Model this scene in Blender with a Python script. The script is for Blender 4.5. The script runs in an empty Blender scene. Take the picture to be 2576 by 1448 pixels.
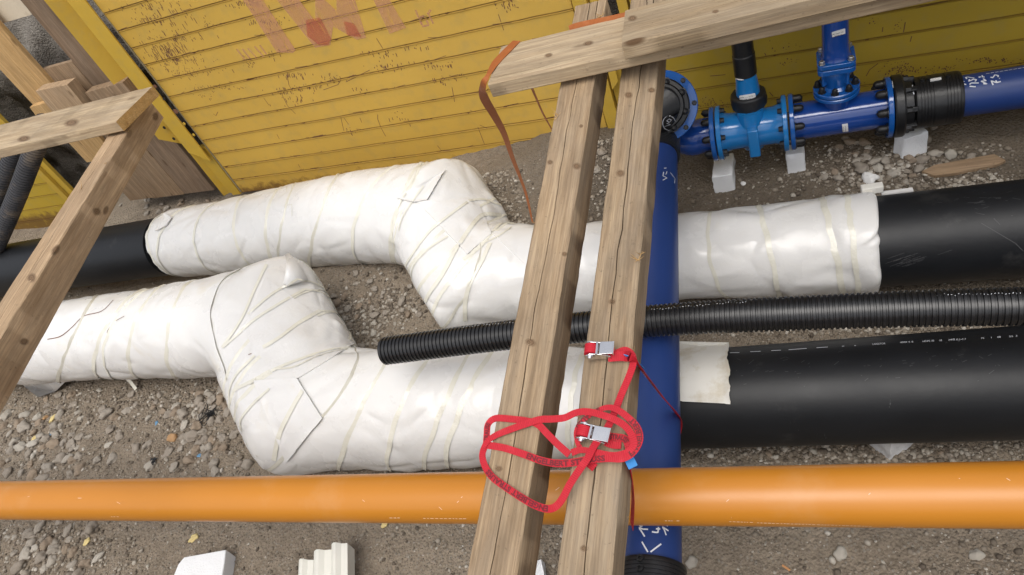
import bpy, bmesh, math, random
import numpy as np
from mathutils import Vector, Matrix, noise
from mathutils.bvhtree import BVHTree
random.seed(7); rng = np.random.default_rng(7)
C = bpy.context.scene
COL = C.collection

# ------------------------------------------------------------------ camera
F = 1718.0; CX, CY = 1288.0, 724.0; H = 2.70      # photo measured at 2576 px width
R = np.array([[0.92992573, -0.11217677, -0.35022067], [0.161627, -0.73075894, 0.66322551], [-0.33032538, -0.67335558, -0.66142075]])
cam = bpy.data.cameras.new('camera'); camo = bpy.data.objects.new('camera', cam); COL.objects.link(camo)
cam.sensor_width = 36; cam.lens = F / 2576 * 36; cam.clip_end = 200; cam.clip_start = 0.02
M = Matrix(((R[0][0], -R[0][1], -R[0][2], 0), (R[1][0], -R[1][1], -R[1][2], 0), (R[2][0], -R[2][1], -R[2][2], H), (0, 0, 0, 1)))
camo.matrix_world = M; C.camera = camo
C.render.resolution_x = 1024; C.render.resolution_y = 575
# ------------------------------------------------------------------ light
SUN_EL, SUN_AZ = math.radians(64), math.radians(172)       # azimuth clockwise from +Y
w = bpy.data.worlds.new("World"); C.world = w; w.use_nodes = True
nt = w.node_tree; sky = nt.nodes.new('ShaderNodeTexSky'); sky.sky_type = 'NISHITA'; sky.sun_disc = False
sky.sun_elevation = SUN_EL; sky.sun_rotation = SUN_AZ; sky.air_density = 1.0; sky.dust_density = 4.0; sky.ozone_density = 1.0
hs = nt.nodes.new('ShaderNodeHueSaturation'); hs.inputs['Saturation'].default_value = 0.32
nt.links.new(sky.outputs[0], hs.inputs['Color']); nt.links.new(hs.outputs[0], nt.nodes['Background'].inputs[0])
nt.nodes['Background'].inputs[1].default_value = 0.15
sl = bpy.data.lights.new('sun', 'SUN'); sl.energy = 0.9; sl.angle = math.radians(40); sl.color = (1, 0.96, 0.9)
so = bpy.data.objects.new('sun', sl); COL.objects.link(so)
sd = Vector((math.sin(SUN_AZ) * math.cos(SUN_EL), math.cos(SUN_AZ) * math.cos(SUN_EL), math.sin(SUN_EL)))
so.rotation_euler = sd.to_track_quat('Z', 'Y').to_euler()
C.view_settings.view_transform = 'Standard'; C.view_settings.look = 'None'; C.view_settings.gamma = 1
C.view_settings.exposure = 0.36
C.render.engine = 'CYCLES'; C.cycles.max_bounces = 8

# ------------------------------------------------------------------ geometry helpers
O = np.array([0, 0, H])
def nrm(v): v = np.asarray(v, float); return v / np.linalg.norm(v)
def ray(p): return nrm(R @ np.array([p[0] - CX, p[1] - CY, F]))
def at(p, z):                                   # point on the horizontal plane z seen at photo position p
    r = ray(p); return O + r * ((z - H) / r[2])
def atp(p, P0, n):                              # point on a plane
    r = ray(p); return O + r * (((np.asarray(P0) - O) @ n) / (r @ n))
def proj(P): c = R.T @ (np.asarray(P) - O); return (CX + F * c[0] / c[2], CY + F * c[1] / c[2])
def zat(p, xy):                                 # height on the vertical line through xy seen at row p[1]
    lo, hi = -0.5, 2.6
    for _ in range(40):
        m = (lo + hi) / 2
        if proj((xy[0], xy[1], m))[1] > p: lo = m
        else: hi = m
    return m

def setp(o, label=None, cat=None, group=None, kind=None):
    if label: o['label'] = label
    if cat: o['category'] = cat
    if group: o['group'] = group
    if kind: o['kind'] = kind
    return o
def thing(name, loc, label, cat, group=None):
    o = bpy.data.objects.new(name, None); COL.objects.link(o); o.location = Vector([float(a) for a in loc]); o.empty_display_size = 0.05
    return setp(o, label, cat, group)
def obj(name, V, Fc, mat, parent=None, smooth=True, attr=None, org=None, auto=None):
    """V world coordinates"""
    V = np.asarray(V, float).reshape(-1, 3)
    # absolute origin of the parent chain
    if parent is not None:
        base = np.zeros(3); p = parent
        while p is not None: base += np.array(p.location); p = p.parent
        loc = np.zeros(3)
    else:
        base = np.zeros(3) if org is None else np.asarray(org, float)
        loc = base if org is not None else np.array([V[:, 0].mean(), V[:, 1].mean(), V[:, 2].min()])
        base = loc
    me = bpy.data.meshes.new(name); me.from_pydata((V - base).tolist(), [], [tuple(f) for f in Fc]); me.update()
    if mat is not None:
        for m_ in (mat if isinstance(mat, list) else [mat]): me.materials.append(m_)
    if smooth: me.polygons.foreach_set('use_smooth', [True] * len(me.polygons))
    if attr is not None:
        a = me.attributes.new('lc', 'FLOAT_VECTOR', 'POINT'); a.data.foreach_set('vector', np.asarray(attr, float).ravel())
    o = bpy.data.objects.new(name, me); COL.objects.link(o); o.location = Vector(loc.tolist())
    if parent is not None: o.parent = parent
    if auto is not None: sharpen(me, auto)
    return o
def sharpen(me, deg=35):
    bm = bmesh.new(); bm.from_mesh(me); c = math.radians(deg)
    for e in bm.edges:
        if len(e.link_faces) == 2 and e.calc_face_angle(0) > c: e.smooth = False
    bm.to_mesh(me); bm.free()
class MB:
    def __init__(s): s.V = []; s.F = []; s.A = []
    def add(s, V, Fc, A=None):
        n = len(s.V); s.V += [tuple(v) for v in V]; s.F += [tuple(i + n for i in f) for f in Fc]
        s.A += [tuple(a) for a in (A if A is not None else V)]
    def obj(s, name, mat, parent=None, smooth=True, auto=30, org=None): return obj(name, s.V, s.F, mat, parent, smooth, s.A, org, auto)
def frame(d):
    d = nrm(d); up = np.array([0, 0, 1.0]) if abs(d[2]) < .9 else np.array([0, 1.0, 0])
    a = nrm(np.cross(d, up)); b = np.cross(a, d); return d, a, b     # along, side, up-ish
def lathe(mb, P0, d, prof, seg=40, caps=True, ph=0.0):
    d, a, b = frame(d); P0 = np.asarray(P0, float); V = []; A = []
    for (t, r) in prof:
        for k in range(seg):
            q = 2 * math.pi * k / seg + ph
            V.append(P0 + d * t + (a * math.cos(q) + b * math.sin(q)) * r); A.append((t, r * q if False else q * .15, r))
    Fc = []
    n = len(prof)
    for i in range(n - 1):
        for k in range(seg):
            k2 = (k + 1) % seg
            Fc.append((i * seg + k, i * seg + k2, (i + 1) * seg + k2, (i + 1) * seg + k))
    if caps: Fc.append(tuple(range(seg))[::-1]); Fc.append(tuple((n - 1) * seg + k for k in range(seg)))
    mb.add(V, Fc, A)
def sweep(mb, P, rad, seg=40, caps=True):
    P = [np.asarray(p, float) for p in P]; n = len(P); V = []; A = []; t = 0; up = np.array([0, 0, 1.0])
    prevb = None
    for i in range(n):
        d = nrm(P[min(i + 1, n - 1)] - P[max(i - 1, 0)])
        if prevb is None: _, a, b = frame(d)
        else: a = nrm(np.cross(d, prevb)); b = np.cross(a, d)
        prevb = b
        if i: t += np.linalg.norm(P[i] - P[i - 1])
        r = rad[i] if hasattr(rad, '__len__') else rad
        for k in range(seg):
            q = 2 * math.pi * k / seg
            V.append(P[i] + (a * math.cos(q) + b * math.sin(q)) * r); A.append((t, q * .15, r))
    Fc = [(i * seg + k, i * seg + (k + 1) % seg, (i + 1) * seg + (k + 1) % seg, (i + 1) * seg + k) for i in range(n - 1) for k in range(seg)]
    if caps: Fc.append(tuple(range(seg))[::-1]); Fc.append(tuple((n - 1) * seg + k for k in range(seg)))
    mb.add(V, Fc, A)
def boxv(P0, ex, ey, ez):                       # corner + three edge vectors
    P0, ex, ey, ez = [np.asarray(v, float) for v in (P0, ex, ey, ez)]
    V = [P0, P0 + ex, P0 + ex + ey, P0 + ey, P0 + ez, P0 + ex + ez, P0 + ex + ey + ez, P0 + ey + ez]
    return V, [(0, 3, 2, 1), (4, 5, 6, 7), (0, 1, 5, 4), (1, 2, 6, 5), (2, 3, 7, 6), (3, 0, 4, 7)]
def bevel_obj(o, wd, seg=2, ang=30):
    m = o.modifiers.new('bevel', 'BEVEL'); m.width = wd; m.segments = seg; m.limit_method = 'ANGLE'; m.angle_limit = math.radians(ang); return o
def catmull(P, n):
    P = [np.asarray(p, float) for p in P]; Q = [2 * P[0] - P[1]] + P + [2 * P[-1] - P[-2]]; out = []
    for i in range(1, len(Q) - 2):
        for k in range(n):
            t = k / n; a, b, c, d = Q[i - 1:i + 3]
            out.append(.5 * ((2 * b) + (c - a) * t + (2 * a - 5 * b + 4 * c - d) * t * t + (3 * b - a - 3 * c + d) * t ** 3))
    out.append(P[-1]); return out

# ------------------------------------------------------------------ materials
class NT:
    def __init__(s, name):
        s.m = bpy.data.materials.new(name); s.m.use_nodes = True; s.t = s.m.node_tree; s.b = s.t.nodes['Principled BSDF']; s.out = s.t.nodes['Material Output']
    def n(s, typ, ins=None, **kw):
        x = s.t.nodes.new(typ)
        for k, v in kw.items(): setattr(x, k, v)
        if ins:
            for k, v in ins.items():
                if isinstance(v, bpy.types.NodeSocket): s.t.links.new(v, x.inputs[k])
                else: x.inputs[k].default_value = v
        return x
    def set(s, k, v):
        if isinstance(v, bpy.types.NodeSocket): s.t.links.new(v, s.b.inputs[k])
        else: s.b.inputs[k].default_value = v
    def co(s, scale=(1, 1, 1), attr=False):
        if attr: c = s.n('ShaderNodeAttribute', attribute_name='lc').outputs['Vector']
        else: c = s.n('ShaderNodeTexCoord').outputs['Object']
        return s.n('ShaderNodeMapping', {0: c, 'Scale': scale}).outputs[0]
    def noise(s, co, scale, det=4, rough=.55, dist=0.): return s.n('ShaderNodeTexNoise', {'Vector': co, 'Scale': scale, 'Detail': det, 'Roughness': rough, 'Distortion': dist}).outputs['Fac']
    def ramp(s, f, stops):
        r = s.n('ShaderNodeValToRGB', {0: f}); e = r.color_ramp.elements
        while len(e) < len(stops): e.new(.5)
        for i, (p, c) in enumerate(stops):
            e[i].position = p; e[i].color = (c, c, c, 1) if not hasattr(c, '__len__') else (*c, 1)
        return r.outputs[0]
    def mix(s, f, a, b, blend='MIX'):
        m = s.n('ShaderNodeMix', data_type='RGBA', blend_type=blend)
        for k, v in ((0, f), (6, a), (7, b)):
            if isinstance(v, bpy.types.NodeSocket): s.t.links.new(v, m.inputs[k])
            else: m.inputs[k].default_value = v if k == 0 else (*v, 1) if len(v) == 3 else v
        return m.outputs[2]
    def math(s, op, a, b=0., c=0.): return s.n('ShaderNodeMath', {0: a, 1: b, 2: c}, operation=op).outputs[0]
    def bump(s, h, st, dist=.01, nrmal=None):
        d = {'Height': h, 'Strength': st, 'Distance': dist}
        if nrmal is not None: d['Normal'] = nrmal
        return s.n('ShaderNodeBump', d).outputs[0]
def simple(name, col, rough=.5, var=.12, vs=6, bump=.0, bs=60, metal=0., coat=0., dirt=None, scratch=None, attr=False, spec=.5):
    t = NT(name); co = t.co(attr=attr)
    nz = t.noise(co, vs, 5)
    c = t.mix(nz, tuple(x * (1 - var) for x in col), tuple(min(1, x * (1 + var)) for x in col))
    if dirt:
        dn = t.ramp(t.noise(co, dirt[1], 6, .65), [(dirt[2], 0.), (min(1, dirt[2] + .12), 1.)]); c = t.mix(t.math('MULTIPLY', dn, dirt[3]), c, dirt[0])
    if scratch:
        cs = t.co((scratch[1], 1, 1), attr)
        sn = t.ramp(t.noise(cs, scratch[2], 6, .7, 1.5), [(scratch[3], 0.), (scratch[3] + .03, 1.)])
        ms = t.ramp(t.noise(co, 2.3, 3), [(.5, 0.), (.62, 1.)])
        c = t.mix(t.math('MULTIPLY', t.math('MULTIPLY', sn, ms), scratch[4]), c, scratch[0])
    t.set('Base Color', c); t.set('Metallic', metal); t.set('Coat Weight', coat); t.set('Specular IOR Level', spec)
    t.set('Roughness', t.ramp(nz, [(0., max(0, rough - .08)), (1., min(1, rough + .1))]))
    if bump: t.set('Normal', t.bump(t.noise(co, bs, 4), bump, .004))
    return t.m
def wood(name, dark, light, grey=.3, seed=0., knots=.5, plane=1.0):
    """sawn softwood: long grain streaks, grey weather, knots"""
    t = NT(name); a = t.n('ShaderNodeAttribute', attribute_name='lc').outputs['Vector']
    co = t.n('ShaderNodeMapping', {0: a, 'Location': (seed, seed * 1.7, seed * .6)}).outputs[0]
    g = t.n('ShaderNodeMapping', {0: co, 'Scale': (1.2, 34, 34)}).outputs[0]
    g2 = t.n('ShaderNodeMapping', {0: co, 'Scale': (6, 190, 190)}).outputs[0]
    wob = t.noise(t.n('ShaderNodeMapping', {0: co, 'Scale': (2.2, 5, 5)}).outputs[0], 2.0, 3)
    gn = t.noise(g, 1.6, 5, .6, .9); fn = t.noise(g2, 1.0, 3, .7)
    c = t.mix(t.ramp(gn, [(.3, 0.), (.7, 1.)]), dark, light)
    c = t.mix(t.math('MULTIPLY', t.ramp(fn, [(.42, 1.), (.6, 0.)]), .38), c, tuple(x * .45 for x in dark))
    big = t.ramp(t.noise(t.n('ShaderNodeMapping', {0: co, 'Scale': (1.5, 5, 5)}).outputs[0], 2.2, 5, .65), [(.38, 0.), (.66, 1.)])
    c = t.mix(t.math('MULTIPLY', big, grey), c, (.27, .235, .19))
    # knots
    v = t.n('ShaderNodeTexVoronoi', {'Vector': t.n('ShaderNodeMapping', {0: co, 'Scale': (3.1, 9, 9)}).outputs[0], 'Scale': 1.0}, feature='F1')
    k = t.ramp(v.outputs['Distance'], [(.07, 1.), (.13, 0.)]); rings = t.math('SINE', t.math('MULTIPLY', v.outputs['Distance'], 90.))
    halo = t.ramp(v.outputs['Distance'], [(.1, 1.), (.3, 0.)])
    c = t.mix(t.math('MULTIPLY', t.math('MULTIPLY', t.ramp(rings, [(.0, 0.), (1., 1.)]), halo), .25 * knots), c, tuple(x * .5 for x in dark))
    c = t.mix(t.math('MULTIPLY', k, knots), c, (.11, .062, .03))
    lo = t.noise(t.n('ShaderNodeMapping', {0: co, 'Scale': (1.1, 7, 7), 'Location': (3, 1, 7)}).outputs[0], 3.0, 6, .7)
    c = t.mix(t.ramp(lo, [(.44, 0.), (.66, .45)]), c, tuple(x * .42 for x in dark))
    # specks of dirt
    sp = t.ramp(t.noise(co, 70, 3, .7), [(.63, 0.), (.7, 1.)]); c = t.mix(t.math('MULTIPLY', sp, .35), c, (.07, .05, .035))
    t.set('Base Color', c); t.set('Roughness', .82); t.set('Specular IOR Level', .25)
    hh = t.math('ADD', t.math('MULTIPLY', fn, .7), t.math('MULTIPLY', gn, .5)); t.set('Normal', t.bump(hh, .55, .003))
    return t.m
def yellow_paint(name, base, rust=1.0, groove=True, streak=True):
    """old machine paint; lc = (along, offset, height)"""
    t = NT(name); a = t.n('ShaderNodeAttribute', attribute_name='lc').outputs['Vector']
    co = t.n('ShaderNodeMapping', {0: a}).outputs[0]
    n1 = t.noise(co, 1.6, 4); c = t.mix(n1, tuple(x * .86 for x in base), tuple(x * 1.1 for x in base))
    n2 = t.noise(co, 11, 5, .6); c = t.mix(t.math('MULTIPLY', t.ramp(n2, [(.5, 0.), (.75, 1.)]), .35), c, (.33, .26, .10))
    # grey rubbed patches
    gr = t.ramp(t.noise(co, 4.2, 6, .7, .6), [(.66, 0.), (.74, 1.)]); c = t.mix(t.math('MULTIPLY', gr, .55), c, (.27, .26, .23))
    rc = (.085, .026, .012)
    if streak:
        sm = t.n('ShaderNodeMapping', {0: a, 'Rotation': (0, math.radians(14), 0), 'Scale': (75, 75, 13)}).outputs[0]
        sn = t.noise(sm, 1.0, 4, .6); area = t.noise(co, 1.9, 4, .65)
        thr = t.math('ADD', sn, t.math('MULTIPLY', area, .62 * rust))
        hgt = t.n('ShaderNodeSeparateXYZ', {0: a}).outputs[2]
        up = t.n('ShaderNodeMapRange', {0: hgt, 1: .5, 2: 1.9, 3: -.05, 4: .055}).outputs[0]
        lf = t.n('ShaderNodeMapRange', {0: t.n('ShaderNodeSeparateXYZ', {0: a}).outputs[0], 1: -2.2, 2: 0., 3: .05, 4: -.02}).outputs[0]
        tot = t.math('ADD', t.math('ADD', thr, up), lf)
        c = t.mix(t.math('MULTIPLY', t.ramp(tot, [(1.005, 0.), (1.03, 1.)]), .9), c, rc)
    if groove:
        hgt = t.n('ShaderNodeSeparateXYZ', {0: a}).outputs[2]
        fr = t.math('PINGPONG', t.math('SUBTRACT', hgt, GV0), .0625)      # 0 at a groove
        near = t.ramp(fr, [(.0, 1.), (.022, 0.)])
        dn = t.noise(t.n('ShaderNodeMapping', {0: a, 'Scale': (16, 16, 55)}).outputs[0], 1., 5, .7)
        msk = t.math('MULTIPLY', near, t.math('ADD', t.noise(co, 2.6, 3, .6), .05))
        c = t.mix(t.ramp(t.math('ADD', t.math('MULTIPLY', msk, .62), dn), [(.90, 0.), (.96, 1.)]), c, rc)
        # thin dirt line in the joint itself
        c = t.mix(t.math('MULTIPLY', t.ramp(fr, [(.0014, 1.), (.005, 0.)]), .85), c, (.15, .075, .028))
        # rusty foot of the panel
        ft = t.ramp(t.math('ADD', t.n('ShaderNodeMapRange', {0: hgt, 1: .35, 2: .47, 3: .5, 4: 0.}).outputs[0], t.noise(co, 14, 5, .7)), [(.72, 0.), (.95, 1.)])
        c = t.mix(t.math('MULTIPLY', ft, .75), c, (.12, .05, .02))
    t.set('Base Color', c); t.set('Roughness', .5); t.set('Specular IOR Level', .35)
    t.set('Normal', t.bump(t.noise(co, 7, 4), .25, .02))
    return t.m
GV0 = 0.477
YBASE = (.57, .36, .068)
MY = yellow_paint('panel_yellow', YBASE); MYR = yellow_paint('panel_yellow_worn', (.40, .27, .045), rust=.93); MYP = yellow_paint('rail_yellow', (.52, .335, .045), groove=False, rust=.88)
W1 = wood('weathered_beam', (.30, .20, .115), (.48, .35, .215), .3, 0., .7)
W2 = wood('weathered_beam_grey', (.28, .19, .112), (.45, .335, .21), .4, 5.3, .7)
W3 = wood('pale_plank', (.42, .30, .18), (.58, .45, .29), .3, 9.1, .5)
W4 = wood('grey_plank', (.32, .225, .13), (.48, .365, .225), .35, 13.7, 1.0)
W5 = wood('fresh_beam', (.42, .275, .155), (.57, .405, .25), .15, 21.4, .6)
W6 = wood('fresh_board', (.55, .33, .13), (.68, .45, .21), .08, 3.3, .5)
W7 = wood('brown_board', (.27, .175, .10), (.42, .29, .175), .15, 33.1, .8)
W8 = wood('dark_board', (.19, .125, .078), (.31, .215, .14), .15, 40.1, .7)
WE = wood('end_grain', (.52, .28, .08), (.66, .42, .17), .1, 2.2, .2)
BLK = simple('black_casing', (.009, .010, .012), .46, .25, 5, .15, 40, dirt=((.13, .125, .12), 4.5, .60, .22), scratch=((.35, .35, .36), 7, 9, .68, .7), attr=False, spec=.38)
ORG = simple('orange_pvc', (.52, .20, .020), .33, .05, 3, .04, 30, dirt=((.60, .36, .18), 4, .56, .14), scratch=((.85, .6, .42), 6, 7, .70, .6))
BPE = simple('blue_polyethylene', (.017, .046, .185), .42, .1, 4, .05, 40, dirt=((.25, .25, .3), 18, .74, .5))
BEN = simple('blue_enamel', (.010, .055, .27), .16, .12, 5, .12, 30, coat=.6, dirt=((.06, .06, .08), 12, .68, .4))
BVL = simple('blue_enamel_royal', (.008, .095, .36), .18, .1, 5, .15, 25, coat=.5)
LBE = simple('light_blue_enamel', (.012, .18, .48), .2, .1, 5, .15, 30, coat=.5, dirt=((.05, .07, .1), 10, .66, .35))
RUB = simple('black_rubber', (.012, .012, .013), .42, .2, 12, .2, 60)
CPL = simple('black_coupling', (.011, .011, .012), .36, .25, 8, .2, 50, dirt=((.12, .12, .12), 16, .68, .5))
COR = simple('corrugated_black', (.011, .011, .012), .34, .25, 9, .1, 60, dirt=((.22, .2, .18), 25, .66, .4))
CORG = simple('corrugated_dusty', (.045, .045, .05), .6, .25, 9, .1, 60, dirt=((.22, .17, .12), 3, .5, .55))
ZN = simple('zinc_bolt', (.55, .54, .52), .35, .1, 30, .1, 80, metal=.9, dirt=((.25, .1, .06), 40, .62, .6))
CHR = simple('plated_steel', (.72, .72, .74), .22, .05, 30, 0, 80, metal=1.0)
STYR = simple('white_styrofoam', (.80, .81, .82), .85, .05, 10, .9, 130, dirt=((.3, .28, .25), 6, .66, .35))
WHT = simple('white_sticker', (.80, .79, .77), .5, .04, 20)
INK = simple('black_ink', (.02, .02, .02), .6, .1, 20)
CHALK = simple('white_marker', (.72, .74, .78), .6, .05, 20)
FOAMY = simple('yellow_foam', (.66, .53, .24), .9, .15, 40, .8, 90)
RUSTB = simple('rust_brown', (.15, .066, .036), .8, .4, 60, .5, 90)
GAP = simple('hole_shade', (.012, .010, .009), .9, .2, 8)  # near-black colour for flat discs, stands in for the shade inside holes
RED = None
def strap_mat(name, col, pitch=420):
    t = NT(name); a = t.n('ShaderNodeAttribute', attribute_name='lc').outputs['Vector']
    wv = t.n('ShaderNodeTexWave', {'Vector': a, 'Scale': pitch / 6.28, 'Distortion': .3, 'Detail': 1.}, wave_type='BANDS', bands_direction='X').outputs['Fac']
    nz = t.noise(a, 25, 4)
    c = t.mix(t.math('MULTIPLY', wv, .35), col, tuple(x * .55 for x in col)); c = t.mix(t.math('MULTIPLY', t.ramp(nz, [(.55, 0.), (.7, 1.)]), .25), c, tuple(min(1, x * 1.3 + .04) for x in col))
    t.set('Base Color', c); t.set('Roughness', .62); t.set('Specular IOR Level', .3); t.set('Normal', t.bump(wv, .5, .001)); return t.m
REDM = strap_mat('red_webbing', (.50, .014, .028)); ORGS = strap_mat('orange_webbing', (.36, .105, .022))
REDTX = simple('dark_red_print', (.13, .008, .014), .7, .1, 20)
# white foam wrap
def foam_mat():
    t = NT('white_foam_sheet'); co = t.co()
    n1 = t.noise(co, 3.2, 5, .6); c = t.mix(n1, (.69, .68, .66), (.75, .742, .72))
    st = t.ramp(t.noise(co, 3.4, 7, .62, .8), [(.60, 0.), (.72, 1.)]); c = t.mix(t.math('MULTIPLY', st, .42), c, (.66, .60, .47))
    sp = t.ramp(t.noise(co, 46, 3, .8), [(.72, 0.), (.76, 1.)]); ms = t.ramp(t.noise(co, 2.2, 4), [(.56, 0.), (.66, 1.)])
    c = t.mix(t.math('MULTIPLY', t.math('MULTIPLY', sp, ms), .55), c, (.30, .23, .16))
    t.set('Base Color', c); t.set('Roughness', t.ramp(n1, [(.3, .2), (.7, .36)])); t.set('Specular IOR Level', .45)
    t.set('Subsurface Weight', .12); t.set('Subsurface Radius', (.03, .028, .022)); t.set('Subsurface Scale', .5)
    wr = t.noise(t.co((1, 1, 1)), 5.5, 5, .55, 1.4); fine = t.noise(co, 38, 4, .6)
    b1 = t.bump(wr, .10, .04); t.set('Normal', t.bump(fine, .10, .006, b1)); return t.m
FOAM = foam_mat()
TAPE = simple('clear_tape', (.70, .68, .59), .22, .08, 20, .5, 70, spec=.6)
COLLAR = simple('stained_foam_sheet', (.74, .72, .66), .6, .1, 5, .5, 30, dirt=((.50, .42, .27), 7, .5, .5))
def ground_mat(name, dark, light, bumpst=.8, far_dark=False):
    t = NT(name); co = t.co()
    n1 = t.noise(co, 1.6, 5, .6); n2 = t.noise(co, 22, 6, .7); n3 = t.noise(co, 120, 4, .7)
    c = t.mix(t.ramp(n1, [(.3, 0.), (.7, 1.)]), dark, light); c = t.mix(t.ramp(n2, [(.35, .0), (.75, .55)]), c, tuple(min(1, x * 1.45) for x in light))
    c = t.mix(t.math('MULTIPLY', t.ramp(n3, [(.3, 1.), (.5, 0.)]), .5), c, tuple(x * .4 for x in dark))
    v = t.n('ShaderNodeTexVoronoi', {'Vector': co, 'Scale': 75., 'Randomness': 1.}); vc = t.n('ShaderNodeSeparateColor', {0: v.outputs['Color']}).outputs[0]
    c = t.mix(t.math('MULTIPLY', t.ramp(vc, [(.72, 0.), (.74, 1.)]), t.math('MULTIPLY', t.ramp(v.outputs['Distance'], [(.3, 1.), (.42, 0.)]), .7)), c, (.30, .275, .235))
    if far_dark:                                             # darker soil colour under the fittings by the far wall
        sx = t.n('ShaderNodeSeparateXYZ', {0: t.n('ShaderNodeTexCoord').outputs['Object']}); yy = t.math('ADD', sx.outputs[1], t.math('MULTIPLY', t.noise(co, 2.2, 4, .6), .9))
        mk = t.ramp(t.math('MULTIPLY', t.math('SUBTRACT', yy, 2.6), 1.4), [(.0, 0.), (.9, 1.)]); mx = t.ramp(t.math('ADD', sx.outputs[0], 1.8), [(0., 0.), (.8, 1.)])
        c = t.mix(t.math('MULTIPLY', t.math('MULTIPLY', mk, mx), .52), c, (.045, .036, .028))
    t.set('Base Color', c); t.set('Roughness', .92); t.set('Specular IOR Level', .15)
    hgt = t.math('ADD', t.math('ADD', t.math('MULTIPLY', n2, 1.), t.math('MULTIPLY', n3, .35)), t.math('MULTIPLY', v.outputs['Distance'], -.5))
    t.set('Normal', t.bump(hgt, bumpst, .018)); return t.m
GND = ground_mat('gravel_ground', (.185, .148, .110), (.30, .248, .188), 1.0, True)
SOIL = ground_mat('soil_face', (.10, .09, .08), (.30, .275, .24), 1.)
def stone_mat(name, a, b, vs=18):
    t = NT(name); co = t.co(); oi = t.n('ShaderNodeObjectInfo').outputs['Random']
    c = t.mix(t.noise(co, vs, 6, .65), a, b); c = t.mix(t.math('MULTIPLY', oi, .45), c, (.20, .155, .115))
    c = t.mix(t.math('MULTIPLY', t.ramp(t.noise(co, vs * 2.5, 4, .7), [(.52, 0.), (.62, 1.)]), .5), c, (.42, .39, .34))
    t.set('Base Color', c); t.set('Roughness', .8); t.set('Specular IOR Level', .25); t.set('Normal', t.bump(t.noise(co, 60, 5), .4, .004)); return t.m
ST1 = stone_mat('grey_stone', (.24, .21, .175), (.42, .375, .315)); ST2 = stone_mat('brown_stone', (.22, .165, .115), (.36, .28, .20)); ST3 = stone_mat('pale_stone', (.36, .33, .285), (.52, .48, .41)); STO = simple('tan_stone', (.42, .25, .12), .7, .2, 20, .3, 50)

# ------------------------------------------------------------------ raycast drawing on real surfaces
class Surf:
    def __init__(s, objs):
        V = []; Fc = []; dg = bpy.context.evaluated_depsgraph_get()
        bpy.context.view_layer.update()
        for o in objs:
            ev = o.evaluated_get(dg); me = ev.to_mesh(); n = len(V); mw = o.matrix_world
            b = np.zeros(3); p = o
            while p is not None: b += np.array(p.location); p = p.parent
            V += [tuple(np.array(v.co) + b) for v in me.vertices]; Fc += [tuple(i + n for i in f.vertices) for f in me.polygons]
            ev.to_mesh_clear()
        s.t = BVHTree.FromPolygons(V, Fc)
    def hit(s, p):
        h, nn, i, d = s.t.ray_cast(Vector(O.tolist()), Vector(ray(p).tolist()))
        if h is None: return None, None
        nn = np.array(nn); nn = nn if nn @ ray(p) < 0 else -nn
        return np.array(h), nn
def resample(P, step):
    out = [np.asarray(P[0], float)]
    for a, b in zip(P[:-1], P[1:]):
        a = np.asarray(a, float); b = np.asarray(b, float); k = max(1, int(np.linalg.norm(b - a) / step))
        out += [a + (b - a) * (j + 1) / k for j in range(k)]
    return out
def draw(surf, lines, width, name, mat, parent, off=.0012, step=4, smooth=False):
    """thin painted strokes that lie on a surface"""
    mb = MB()
    for L in lines:
        L = catmull(L, 6) if smooth and len(L) > 2 else L
        pts = []
        for p in resample(L, step):
            h, n_ = surf.hit(p)
            if h is not None: pts.append((h, n_))
        if len(pts) < 2: continue
        V = []
        for i, (h, n_) in enumerate(pts):
            t_ = nrm(pts[min(i + 1, len(pts) - 1)][0] - pts[max(i - 1, 0)][0] + 1e-9); s_ = nrm(np.cross(n_, t_)) * width / 2
            V += [h + n_ * off + s_, h + n_ * off - s_]
        mb.add(V, [(2 * i, 2 * i + 1, 2 * i + 3, 2 * i + 2) for i in range(len(pts) - 1)])
    if not mb.V: return None
    return mb.obj(name, mat, parent, True, None)
def text_polys(s, size=1.0, bold=0.):
    cu = bpy.data.curves.new('t', 'FONT'); cu.body = s; cu.size = size; cu.resolution_u = 2; cu.offset = bold
    o = bpy.data.objects.new('t', cu); COL.objects.link(o); bpy.context.view_layer.update()
    me = o.evaluated_get(bpy.context.evaluated_depsgraph_get()).to_mesh()
    bm = bmesh.new(); bm.from_mesh(me)
    V = [tuple(v.co) for v in bm.verts]; bm.verts.index_update(); Fc = [tuple(v.index for v in f.verts) for f in bm.faces]
    bm.free(); o.evaluated_get(bpy.context.evaluated_depsgraph_get()).to_mesh_clear(); bpy.data.objects.remove(o)
    return np.array(V), Fc
def text_on(P0, ex, ey, s, size, name, mat, parent, off=.001, bold=False):
    V, Fc = text_polys(s, size); n_ = nrm(np.cross(ex, ey)); ex = nrm(ex); ey = nrm(ey)
    W_ = [np.asarray(P0) + ex * v[0] + ey * v[1] + n_ * off for v in V]
    return obj(name, W_, Fc, mat, parent, False)

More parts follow.
